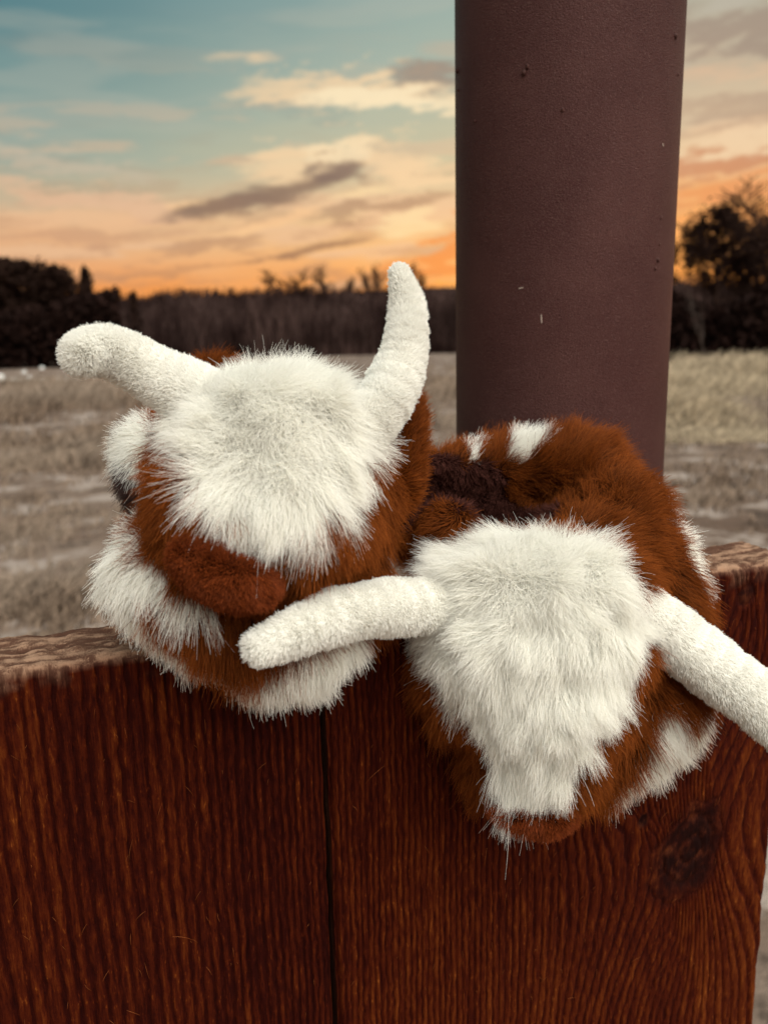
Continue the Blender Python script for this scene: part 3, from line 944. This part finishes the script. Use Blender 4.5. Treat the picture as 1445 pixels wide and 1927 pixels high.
fence = empty("wooden_fence", (0.05, 0.018, GROUND))
tag(fence, "reddish brown stained fence of upright boards across the foreground", "fence")
k1, k2, k3 = DATA['knot'], DATA['knot2'], DATA['knot3']
for (x0, x1, seed, lam, kn_l) in [
        (0.0016, 0.2350, 31, lambda f: 0.0027 + 0.0034 * f ** 1.5, [(k1[0], k1[2], 0.0230, 1.0), (k2[0], k2[2], 0.0045, 0.8), (k3[0], k3[2], 0.0065, 0.8)]),
        (-0.2340, -0.0008, 32, lambda f: 0.0066 - 0.0040 * np.clip((f - 0.40) / 0.60, 0, 1), [])]:
    V, Fq, at_, idx = plank("plank", x0, x1, seed, lam, kn_l, shade=0.15 if kn_l else 0.0)
    o = mesh("plank", V, Fq, fence, m_wood, True, at_, origin=fence.location)
    # close the two long sides
    ring_l, ring_r = idx[0], idx[-1]
    me = o.data
    bmV = V - np.array(fence.location)
    import bmesh
    bm = bmesh.new(); bm.from_mesh(me); bm.verts.ensure_lookup_table()
    for ring, flip in ((ring_l, False), (ring_r, True)):
        vs_ = [bm.verts[i] for i in ring]
        f = bm.faces.new(vs_ if flip else vs_[::-1]); f.smooth = False
    bm.to_mesh(me); bm.free()
m_split = hair_mat("wood_splinter", (0.10, 0.022, 0.006), (0.26, 0.08, 0.026), 0.3, 0.2, 0.0)
for pl, (xa, xb), nsp in zip(fence.children, ((0.006, 0.229), (-0.20, -0.006)), (260, 300)):
    p0 = np.stack([rng.uniform(xa, xb, nsp), np.full(nsp, -0.0004), rng.uniform(-0.34, -0.004, nsp)], 1)
    ang = rng.normal(0, 0.35, nsp)
    ln_ = rng.uniform(0.0015, 0.006, nsp) * np.where(rng.random(nsp) < 0.08, 2.0, 1.0)
    dv = np.stack([np.sin(ang), -0.10 - 0.25 * rng.random(nsp), np.cos(ang)], 1)
    bv = np.stack([rng.normal(0, 0.3, nsp), -0.2 * rng.random(nsp), rng.normal(0, 0.1, nsp)], 1)
    tt = np.linspace(0, 1, 5)
    SP = p0[:, None] + ln_[:, None, None] * (tt[None, :, None] * dv[:, None] + (tt ** 2)[None, :, None] * 0.5 * bv[:, None])
    strands("splinters", SP, np.full((nsp, 1), 0.00009) * np.array([[1, 1, .9, .7, .3]]), pl, m_split, origin=fence.location)
fence.children[0]['label'] = "right hand board with a dark knot, ending at the right edge"

# ------------------------------------------------------------------ steel pipe post
px_, py_, pr_ = DATA['pipe']
m_pipe, t, out = material("painted_steel")
co = obj_coord(t)
op = noise(co, 1000.0, 3.0, 0.65)
op2 = noise(co, 2000.0, 2.0, 0.6)
bl = noise(co, 14.0, 4.0, 0.6)
c = mixc(smooth(bl, 0.35, 0.7), (0.052, 0.0170, 0.0150), (0.072, 0.0270, 0.0232))
c = mixc(smooth(op, 0.45, 0.32) * 0.45, c, (0.030, 0.0095, 0.0085))
c = mixc(smooth(op2, 0.56, 0.70) * 0.6, c, (0.150, 0.088, 0.072))
b = principled(t, out, c, 0.5, 0.10)
bump(t, b, op + op2 * 0.8, 0.75, 0.0009)
post = empty("pipe_post", (px_, py_, GROUND))
tag(post, "thick round steel pipe post painted dull maroon behind the fence", "post")
nu, nv = 96, 60
zs = np.linspace(-0.05, 2.75, nv)
V = np.array([(pr_ * math.cos(2 * math.pi * i / nu), pr_ * math.sin(2 * math.pi * i / nu), z) for z in zs for i in range(nu)])
Fp = [(j * nu + i, j * nu + (i + 1) % nu, (j + 1) * nu + (i + 1) % nu, (j + 1) * nu + i) for j in range(nv - 1) for i in range(nu)]
Fp.append(tuple((nv - 1) * nu + i for i in range(nu)))
mesh("pipe", V, Fp, post, m_pipe)
m_blis = plain_mat("rust_blister", (0.05, 0.018, 0.014), 0.7, 0.2, 0.4, 900)
m_scr = plain_mat("bare_scratch", (0.42, 0.33, 0.27), 0.6, 0.3, 0.2, 300)
ico = [(math.sin(th) * math.cos(ph), math.sin(th) * math.sin(ph), math.cos(th)) for th in np.linspace(0.01, 3.13, 7) for ph in np.linspace(0, 2 * math.pi, 8, endpoint=False)]
icf = [(j * 8 + i, j * 8 + (i + 1) % 8, (j + 1) * 8 + (i + 1) % 8, (j + 1) * 8 + i) for j in range(6) for i in range(8)]
for i, (loc, r0) in enumerate(DATA['blisters']):
    V = np.array(ico) * np.array([r0, r0, r0 * 1.3]) * (1 + 0.3 * vn(np.array(ico), 2.0, i))[:, None]
    o = mesh("paint_blister", V, icf, post, m_blis)
    o.location = Vector(loc) - post.location
for (a, b_) in DATA['scratches']:
    a, b_ = np.array(a), np.array(b_)
    cpt = np.array([px_, py_, 0]); nrm = norm((a - cpt) * np.array([1, 1, 0]))
    sd = norm(np.cross(nrm, b_ - a)) * 0.00022
    V = np.array([a - sd, a + sd, b_ + sd, b_ - sd]); V = np.concatenate([V + nrm * 0.0001, V + nrm * 0.0003])
    mesh("scratch", V, [(4, 5, 6, 7), (0, 3, 2, 1), (0, 1, 5, 4), (1, 2, 6, 5), (2, 3, 7, 6), (3, 0, 4, 7)], post, m_scr, False, origin=post.location)

# ------------------------------------------------------------------ plush slippers
FR = np.array(DATA['frame'])           # slipper sewing frame: right, up, back


def smin(a, b_, k_):
    h = np.clip(.5 + .5 * (b_ - a) / k_, 0, 1)
    return b_ + (a - b_) * h - k_ * h * (1 - h)


def ell(P, c, r_, ro):
    q = (P - np.array(c)) @ FR.T
    a = math.radians(ro); ca, sa = math.cos(a), math.sin(a)
    q = np.stack([q[:, 0] * ca + q[:, 1] * sa, -q[:, 0] * sa + q[:, 1] * ca, q[:, 2]], 1)
    r_ = np.array(r_)
    k0 = np.linalg.norm(q / r_, axis=1); k1_ = np.linalg.norm(q / r_ ** 2, axis=1) + 1e-9
    return k0 * (k0 - 1) / k1_


def make_sdf(blobs, cavity=(), k_=0.012, cut=True, lump=0.0):
    def f(P):
        d = None
        for b_ in blobs:
            e = ell(P, *b_)
            d = e if d is None else smin(d, e, k_)
        if lump: d = d + lump * vn(P, 60, 77)
        for b_ in cavity: d = -smin(-d, ell(P, *b_), .006)
        if cut:
            pl = np.maximum(-0.001 - P[:, 1], P[:, 2] - 0.001)           # fence and what lies below its top behind it
            d = np.maximum(d, -pl)
            pp = np.hypot(P[:, 0] - px_, P[:, 1] - py_) - (pr_ + 0.001)
            d = np.maximum(d, -pp)
        return d
    return f


def surface(f, lo, hi, h):
    """surface nets"""
    n = np.ceil((hi - lo) / h).astype(int) + 1
    ax = [lo[i] + h * np.arange(n[i]) for i in range(3)]
    G = np.stack(np.meshgrid(*ax, indexing='ij'), -1).reshape(-1, 3)
    D = f(G).reshape(n)
    s = D < 0
    cnt = np.zeros(n - 1, int); acc = np.zeros((*(n - 1), 3))
    idx3 = np.stack(np.meshgrid(*[np.arange(k_ - 1) for k_ in n], indexing='ij'), -1).astype(float)
    corners = [(a, b_, c) for a in (0, 1) for b_ in (0, 1) for c in (0, 1)]
    sl = lambda c: tuple(slice(c[i], n[i] - 1 + c[i]) for i in range(3))
    for c in corners:
        for axis in range(3):
            if c[axis]: continue
            c2 = list(c); c2[axis] = 1
            d0, d1 = D[sl(c)], D[sl(c2)]
            m_ = (d0 < 0) != (d1 < 0)
            tt = np.where(m_, d0 / np.where(m_, d0 - d1, 1), 0)
            pos = np.zeros((*(n - 1), 3))
            for i in range(3): pos[..., i] = c[i]
            pos[..., axis] += tt
            acc += np.where(m_[..., None], pos, 0); cnt += m_
    has = cnt > 0
    vid = -np.ones(n - 1, int); vid[has] = np.arange(has.sum())
    V = lo + h * (idx3[has] + acc[has] / cnt[has][:, None])
    Q = []
    for axis in range(3):
        a1, a2 = [(1, 2), (2, 0), (0, 1)][axis]
        rngs = [slice(0, n[i] - 1) if i == axis else slice(1, n[i] - 1) for i in range(3)]
        r2 = list(rngs); r2[axis] = slice(1, n[axis])
        d0, d1 = s[tuple(rngs)], s[tuple(r2)]

        def v_at(o1, o2):
            rr = list(rngs)
            rr[a1] = slice(1 + o1, n[a1] - 1 + o1); rr[a2] = slice(1 + o2, n[a2] - 1 + o2)
            return vid[tuple(rr)]
        quad = np.stack([v_at(-1, -1), v_at(0, -1), v_at(0, 0), v_at(-1, 0)], -1)
        m1 = d0 & ~d1; m2 = ~d0 & d1
        Q.append(quad[m1]); Q.append(quad[m2][:, ::-1])
    Q = np.concatenate(Q)
    return V, Q[(Q >= 0).all(1)]


def grad(f, P, e=0.0012):
    g = np.stack([f(P + np.eye(3)[i] * e) - f(P - np.eye(3)[i] * e) for i in range(3)], 1)
    return norm(g)


def bounds(blobs, pad=0.012):
    c = np.array([b_[0] for b_ in blobs]); r_ = np.array([max(b_[1]) for b_ in blobs])[:, None]
    return (c - r_).min(0) - pad, (c + r_).max(0) + pad


def in_poly(pq, poly):
    x, y = pq[:, 0], pq[:, 1]
    r_ = np.zeros(len(pq), bool)
    n = len(poly)
    for i in range(n):
        (x0, y0), (x1, y1) = poly[i], poly[(i + 1) % n]
        c = (y0 > y) != (y1 > y)
        xi = (x1 - x0) * (y - y0) / ((y1 - y0) if y1 != y0 else 1e-9) + x0
        r_ ^= c & (x < xi)
    return r_


def in_patch(P, patch, org, wob_=0.0025, seed=3, nrm=None):
    """is a point of the plush inside a sewn patch (outline in the sewing frame, limited in depth)"""
    q = (P - np.array(org)) @ FR.T
    q = q + wob_ * vnv(P, 140, seed) + 0.5 * wob_ * vnv(P, 420, seed + 7)
    r_ = in_poly(q[:, :2], patch['poly']) & (q[:, 2] > patch['w'][0]) & (q[:, 2] < patch['w'][1])
    if nrm is not None: r_ &= (nrm @ FR[2]) < 0.25
    return r_


def sample(V, Q, n, wfun=None):
    tri = np.concatenate([Q[:, [0, 1, 2]], Q[:, [0, 2, 3]]])
    a, b_, c = V[tri[:, 0]], V[tri[:, 1]], V[tri[:, 2]]
    ar = 0.5 * np.linalg.norm(np.cross(b_ - a, c - a), axis=1)
    if wfun is not None: ar = ar * wfun((a + b_ + c) / 3, norm(np.cross(b_ - a, c - a)))
    cdf = np.cumsum(ar); t_ = np.searchsorted(cdf, rng.random(n) * cdf[-1])
    u, v = rng.random(n), rng.random(n)
    fl = u + v > 1; u[fl], v[fl] = 1 - u[fl], 1 - v[fl]
    return a[t_] + u[:, None] * (b_[t_] - a[t_]) + v[:, None] * (c[t_] - a[t_]), ar.sum()


def solid_push(P):
    """keep strands out of the planks and the pipe"""
    x, y, z = P[..., 0], P[..., 1], P[..., 2]
    ins = (y > -0.0012) & (z < 0.0012) & (y < 0.04)
    front = ins & (y < 0.012)
    P[..., 1] = np.where(front, -0.0012 - 0.0006 * rng.random(y.shape), P[..., 1])
    P[..., 2] = np.where(ins & ~front, 0.0012, P[..., 2])
    d = np.hypot(x - px_, y - py_)
    k_ = np.where(d < pr_ + 0.001, (pr_ + 0.001) / np.maximum(d, 1e-6), 1.0)
    P[..., 0] = px_ + (P[..., 0] - px_) * k_
    P[..., 1] = py_ + (P[..., 1] - py_) * k_
    return P


def fur(P0, N0, comb, L, lift=0.6, jit=0.25, clump=0.45, cscale=170, bend=0.35, droop=0.15, k_=6, r0=0.00011, r1=0.00003, seed=1, curl=0.0):
    """strands from roots P0 with normals N0, combed along 'comb'"""
    n = len(P0)
    tang = comb - (comb * N0).sum(1, keepdims=True) * N0
    big = vnv(P0, cscale * 0.3, seed) * 0.55
    med = vnv(P0, cscale, seed + 1) * clump
    d0 = norm(N0 * lift + tang + big * 0.6 + med * 0.5 + rng.normal(0, jit, (n, 3)))
    # never into the skin
    dn = (d0 * N0).sum(1, keepdims=True)
    d0 = norm(d0 + N0 * np.clip(0.22 - dn, 0, None))
    b0 = tang * bend + med * 1.0 + big * 0.3 + np.array([0, 0, -droop]) + rng.normal(0, jit * 0.6, (n, 3))
    Ls = L * (0.45 + 0.65 * rng.random(n)) * (1 + 0.25 * vn(P0, 90, seed + 5))
    stray = rng.random(n) < 0.0022
    Ls = np.where(stray, Ls * 1.2, Ls)
    d0 = np.where(stray[:, None], norm(d0 + rng.normal(0, 0.35, (n, 3))), d0)
    b0 = np.where(stray[:, None], b0 * 1.6, b0)
    t_ = np.linspace(0, 1, k_)
    S_ = P0[:, None] + Ls[:, None, None] * (t_[None, :, None] * d0[:, None] + (t_ ** 2)[None, :, None] * 0.5 * b0[:, None])
    if curl:
        ph = rng.random((n, 1)) * 6.283
        o = norm(np.cross(d0, rng.normal(0, 1, (n, 3))))
        S_ = S_ + (curl * np.sin(t_[None] * 5 + ph) * t_[None])[..., None] * o[:, None]
    rad = (r0 + (r1 - r0) * t_[None] ** 1.5) * (0.7 + 0.6 * rng.random((n, 1)))
    return solid_push(S_), rad


m_white = hair_mat("white_fur", (0.88, 0.86, 0.79), (0.985, 0.97, 0.905), 0.05, 0.5, 0.02)
m_plush = hair_mat("white_plush", (0.92, 0.905, 0.845), (0.97, 0.955, 0.90), 0.04, 0.5, 0.02)
m_brown = hair_mat("brown_fur", (0.026, 0.0042, 0.0008), (0.235, 0.059, 0.0085), 0.4, 0.35, 0.006)
m_nose = hair_mat("brown_plush", (0.060, 0.010, 0.0025), (0.205, 0.042, 0.0085), 0.25, 0.3, 0.008)
m_dark = hair_mat("dark_fur", (0.02, 0.008, 0.007), (0.05, 0.02, 0.016), 0.3, 0.2, 0.03)
m_lining = hair_mat("lining_fleece", (0.026, 0.0070, 0.0052), (0.090, 0.033, 0.025), 0.3, 0.25, 0.0)


def backing(name):
    m, t, out = material(name)
    a = t.nodes.new('ShaderNodeAttribute'); a.attribute_name = 'dye'
    principled(t, out, X(a.outputs['Color']), 0.95, 0.02)
    return m


m_back = backing("plush_backing")
DYE = {'white': (0.62, 0.58, 0.50), 'brown': (0.022, 0.0045, 0.0012), 'dark': (0.02, 0.008, 0.007), 'lining': (0.026, 0.0085, 0.0065)}


def facing(nr, lo=0.25):
    return lo + (1 - lo) * np.clip(0.35 - nr @ FR[2], 0, 1)


def submesh(V, Q, keep, off=None):
    q = Q[keep]
    u, inv = np.unique(q, return_inverse=True)
    return (V[u] if off is None else V[u] + off[u]), inv.reshape(q.shape), u


def horn(root, pts, seed):
    """tapering stuffed horn along a bent line"""
    C = np.array([q_[0] for q_ in pts]); r_ = np.array([q_[1] for q_ in pts])
    ts = np.linspace(0, len(pts) - 1, 46)
    cc, rr = [], []
    for t_ in ts:
        i = min(int(t_), len(pts) - 2); f = t_ - i
        p0, p1, p2, p3 = C[max(i - 1, 0)], C[i], C[i + 1], C[min(i + 2, len(pts) - 1)]
        cc.append(0.5 * ((2 * p1) + (-p0 + p2) * f + (2 * p0 - 5 * p1 + 4 * p2 - p3) * f * f + (-p0 + 3 * p1 - 3 * p2 + p3) * f ** 3))
        rr.append(r_[i] * (1 - f) + r_[i + 1] * f)
    cc, rr = np.array(cc), np.array(rr)
    d = norm(cc[-1] - cc[-2])
    cap = np.linspace(0, 1, 9)[1:] * math.pi / 2
    cc = np.concatenate([cc] + [[cc[-1] + d * rr[-1] * 0.75 * math.sin(a)] for a in cap])
    rr = np.concatenate([rr, rr[-1] * np.cos(cap) ** 0.8 + 1e-5])
    nu = 30
    tg = norm(np.gradient(cc, axis=0))
    u = norm(np.cross(tg, FR[2])); v = np.cross(tg, u)
    V = []
    for i in range(len(cc)):
        for j in range(nu):
            a = 2 * math.pi * j / nu
            V.append(cc[i] + rr[i] * (u[i] * math.cos(a) + v[i] * math.sin(a)))
    V = np.array(V)
    nr = norm(V - np.repeat(cc, nu, 0))
    V = V + nr * (0.0010 * fbm(V, 45, 2, seed))[:, None] - nr * 0.0008
    Q = np.array([(i * nu + j, (i + 1) * nu + j, (i + 1) * nu + (j + 1) % nu, i * nu + (j + 1) % nu) for i in range(len(cc) - 1) for j in range(nu)])
    hn = mesh("horn", V, Q, root, m_back, True, {'dye': np.tile(np.array([0.62, 0.605, 0.555]), (len(V), 1))}, origin=root.location)
    n = 85000
    P0, area = sample(V, Q, n, lambda c, nn: np.where(np.abs(nn @ FR[2]) > -1, facing(norm(nn) * np.sign((nn * 1).sum(1, keepdims=True) * 0 + 1), 0.5), 1))
    # normals from the axis
    dd = ((P0[:, None, :] - cc[None, ::3]) ** 2).sum(2)
    near = np.argmin(dd, 1) * 3
    nrm_ = norm(P0 - cc[near])
    # toward the tip
    comb = tg[near] * 0.75
    S_, rad = fur(P0, nrm_, comb, np.full(n, 0.0020), 0.62, 0.30, 0.12, 420, 0.3, 0.1, 4, 0.00012, 0.00005, seed)
    strands("pile", S_, rad, hn, m_plush, origin=root.location)
    return hn


def slipper(key, label, counts, dirs):
    d = DATA['slippers'][key]
    org = d['origin']
    f = make_sdf(d['blobs'], d['cavity'], 0.012, True, 0.0012)
    lo, hi = bounds(d['blobs'])
    V, Q = surface(f, lo, hi, 0.0022)
    # bring the vertices right onto the surface, inset so the pile stands proud
    for _ in range(2):
        V = V - (f(V) * 0.8)[:, None] * grad(f, V)
    Nv = grad(f, V)
    zmin = V[:, 2].min()
    c0 = V.mean(0)
    root = empty("plush_slipper", (c0[0], c0[1], max(zmin, -0.14)))
    tag(root, label, "slipper", "pair of longhorn cow plush slippers")
    O = np.array(root.location)
    # what each spot of plush is
    cavd = np.min([ell(V, *b_) for b_ in d['cavity']], axis=0)
    isline = cavd < 0.0035
    white = np.zeros(len(V), bool)
    for pz in d['white']: white |= in_patch(V, pz, org)
    for pz in d['over']: white &= ~in_patch(V, pz, org, seed=8)
    dark = np.zeros(len(V), bool)
    for pz in d['dark']: dark |= in_patch(V, pz, org, seed=9)
    face = in_patch(V, d['face'], org, 0.0015, nrm=Nv) & ~isline
    dye = np.where(white[:, None], DYE['white'], DYE['brown'])
    dye = np.where(dark[:, None], DYE['dark'], dye)
    dye = np.where(isline[:, None], DYE['lining'], dye)
    fq = face[Q].all(1); lq = isline[Q].all(1)
    # parts: upper, face patch, lining
    v_, q_, u_ = submesh(V, Q, ~fq & ~lq)
    upper = mesh("upper", v_, q_, root, m_back, True, {'dye': dye[u_]}, origin=O)
    vf, qf, uf = submesh(V, Q, fq, Nv * 0.0012)
    facep = mesh("face_patch", vf, qf, root, m_back, True, {'dye': np.tile(DYE['white'], (len(vf), 1))}, origin=O)
    vl, ql, ul = submesh(V, Q, lq)
    lining = mesh("lining", vl, ql, root, m_back, True, {'dye': dye[ul]}, origin=O)
    # --- fur of the upper
    n = counts['upper']
    P0, area = sample(V, Q[~fq & ~lq], n, lambda c, nn: facing(nn, 0.3) * ((c[:, 1] < -0.0035) | (c[:, 2] > 0.0035)))
    N0 = grad(f, P0)
    w_ = np.zeros(n, bool)
    for pz in d['white']: w_ |= in_patch(P0, pz, org)
    for pz in d['over']: w_ &= ~in_patch(P0, pz, org, seed=8)
    k_ = np.zeros(n, bool)
    for pz in d['dark']: k_ |= in_patch(P0, pz, org, seed=9)
    w_ &= ~k_
    comb = dirs(P0, N0, d)
    for nm, sel, mt, L in (("white_fur", w_, m_white, 0.0092), ("brown_fur", ~w_ & ~k_, m_brown, 0.0105), ("dark_fur", k_, m_dark, 0.008)):
        if sel.sum() < 50: continue
        Lv = np.full(sel.sum(), L) * (0.45 + 0.55 * np.clip((ell(P0[sel], *d['cavity'][0])) / 0.012, 0, 1)) \
            * (0.3 + 0.7 * np.clip(np.min([ell(P0[sel], *b_) for b_ in d['nose']], axis=0) / 0.014, 0, 1))
        S_, rad = fur(P0[sel], N0[sel], comb[sel], Lv, 0.62, 0.26, 0.75, 190, 0.7, 0.25, 7, 0.000095, 0.00003, 11, 0.0010)
        strands(nm, S_, rad, upper, mt, origin=O)
    # --- fur of the face
    n = counts['face']
    P0, area = sample(V + Nv * 0.0012, Q[fq], n, lambda c, nn: facing(nn, 0.4))
    N0 = grad(f, P0)
    wh = np.array(d['face_whorl'])
    rad_dir = P0 - wh
    rd = np.linalg.norm(rad_dir, axis=1)
    calm = 1 - 0.6 * sstep(rd, 0.035, 0.06)[:, None]
    comb = norm(rad_dir) * np.clip(rd / 0.045, 0.0, 1.0)[:, None] + np.array([0, 0, -0.45]) * sstep(rd, 0.015, 0.05)[:, None] + calm * (0.9 * vnv(P0, 32, 5) + 0.55 * vnv(P0, 80, 6)) \
        + (rng.normal(0, 0.45, (n, 3)) * (1 - sstep(rd, 0.0, 0.022))[:, None])
    L = 0.0098 * (1 + 0.2 * vn(P0, 60, 4)) * (0.5 + 0.5 * np.clip(np.min([ell(P0, *b_) for b_ in d['nose']], axis=0) / 0.014, 0, 1))
    S_, rad = fur(P0, N0, comb, L, 0.44, 0.30, 1.0, 230, 0.8, 0.18, 7, 0.000072, 0.00002, 21, 0.0013)
    strands("fur", S_, rad, facep, m_white, origin=O)
    # --- lining fleece
    n = counts['lining']
    P0, area = sample(V, Q[lq], n)
    N0 = grad(f, P0)
    S_, rad = fur(P0, N0, vnv(P0, 60, 3) * 0.6, np.full(n, 0.0045), 0.9, 0.35, 0.8, 420, 0.3, 0.05, 4, 0.00013, 0.00006, 31)
    strands("fleece", S_, rad, lining, m_lining, origin=O)
    # --- nose and ear, short plush
    for nm, mt, dy, L, k2_ in (("nose", m_nose, 'brown', 0.0030, 0.010), ("ear", m_brown, 'brown', 0.0065, 0.008)):
        bl_ = d[nm]
        fn = make_sdf(bl_, (), k2_, True, 0.0006)
        lo, hi = bounds(bl_, 0.006)
        v2, q2 = surface(fn, lo, hi, 0.0013)
        for _ in range(2): v2 = v2 - (fn(v2) * 0.8)[:, None] * grad(fn, v2)
        o = mesh(nm, v2, q2, root, m_back, True, {'dye': np.tile(DYE[dy], (len(v2), 1))}, origin=O)
        n = counts[nm]
        P0, area = sample(v2, q2, n, lambda c, nn: facing(nn, 0.3))
        N0 = grad(fn, P0)
        comb = (P0 - np.array(bl_[0][0])) * 12 + np.array([0, 0, -0.4]) if nm == "nose" else norm(P0 - np.array(bl_[-1][0])) * 0.4 + np.array([0.2, 0, 0.5])
        S_, rad = fur(P0, N0, comb, np.full(n, L), 0.8, 0.25, 0.45, 300, 0.3, 0.1, 5, 0.00012, 0.00004, 41)
        strands("pile" if nm == "nose" else "fur", S_, rad, o, mt, origin=O)
    for i, hp in enumerate(d['horns']): horn(root, hp, 60 + i)
    return root


def comb_left(P0, N0, d):
    c = np.array(DATA['slippers']['L']['face_whorl'])
    out_ = norm(P0 - c)
    return out_ * 0.45 + np.array([0.0, -0.1, -0.65])


def comb_right(P0, N0, d):
    cav = np.array(d['cavity'][0][0])
    away = norm(P0 - cav) * 0.9 + np.array([0.1, 0, 0.25])
    hang = norm(P0 - np.array(d['face_whorl'])) * 0.6 + np.array([0, 0, -0.5])
    w_ = np.clip((P0[:, 1] + 0.005) / 0.03, 0, 1)[:, None]
    return hang * (1 - w_) + away * w_


slipper('L', "longhorn slipper at left with one horn upright, toe turned to the left",
        dict(upper=140000, face=120000, lining=6000, nose=16000, ear=12000), comb_left)
slipper('R', "longhorn slipper at right hanging face down over the fence in front of the pipe",
        dict(upper=150000, face=135000, lining=26000, nose=10000, ear=6000), comb_right)
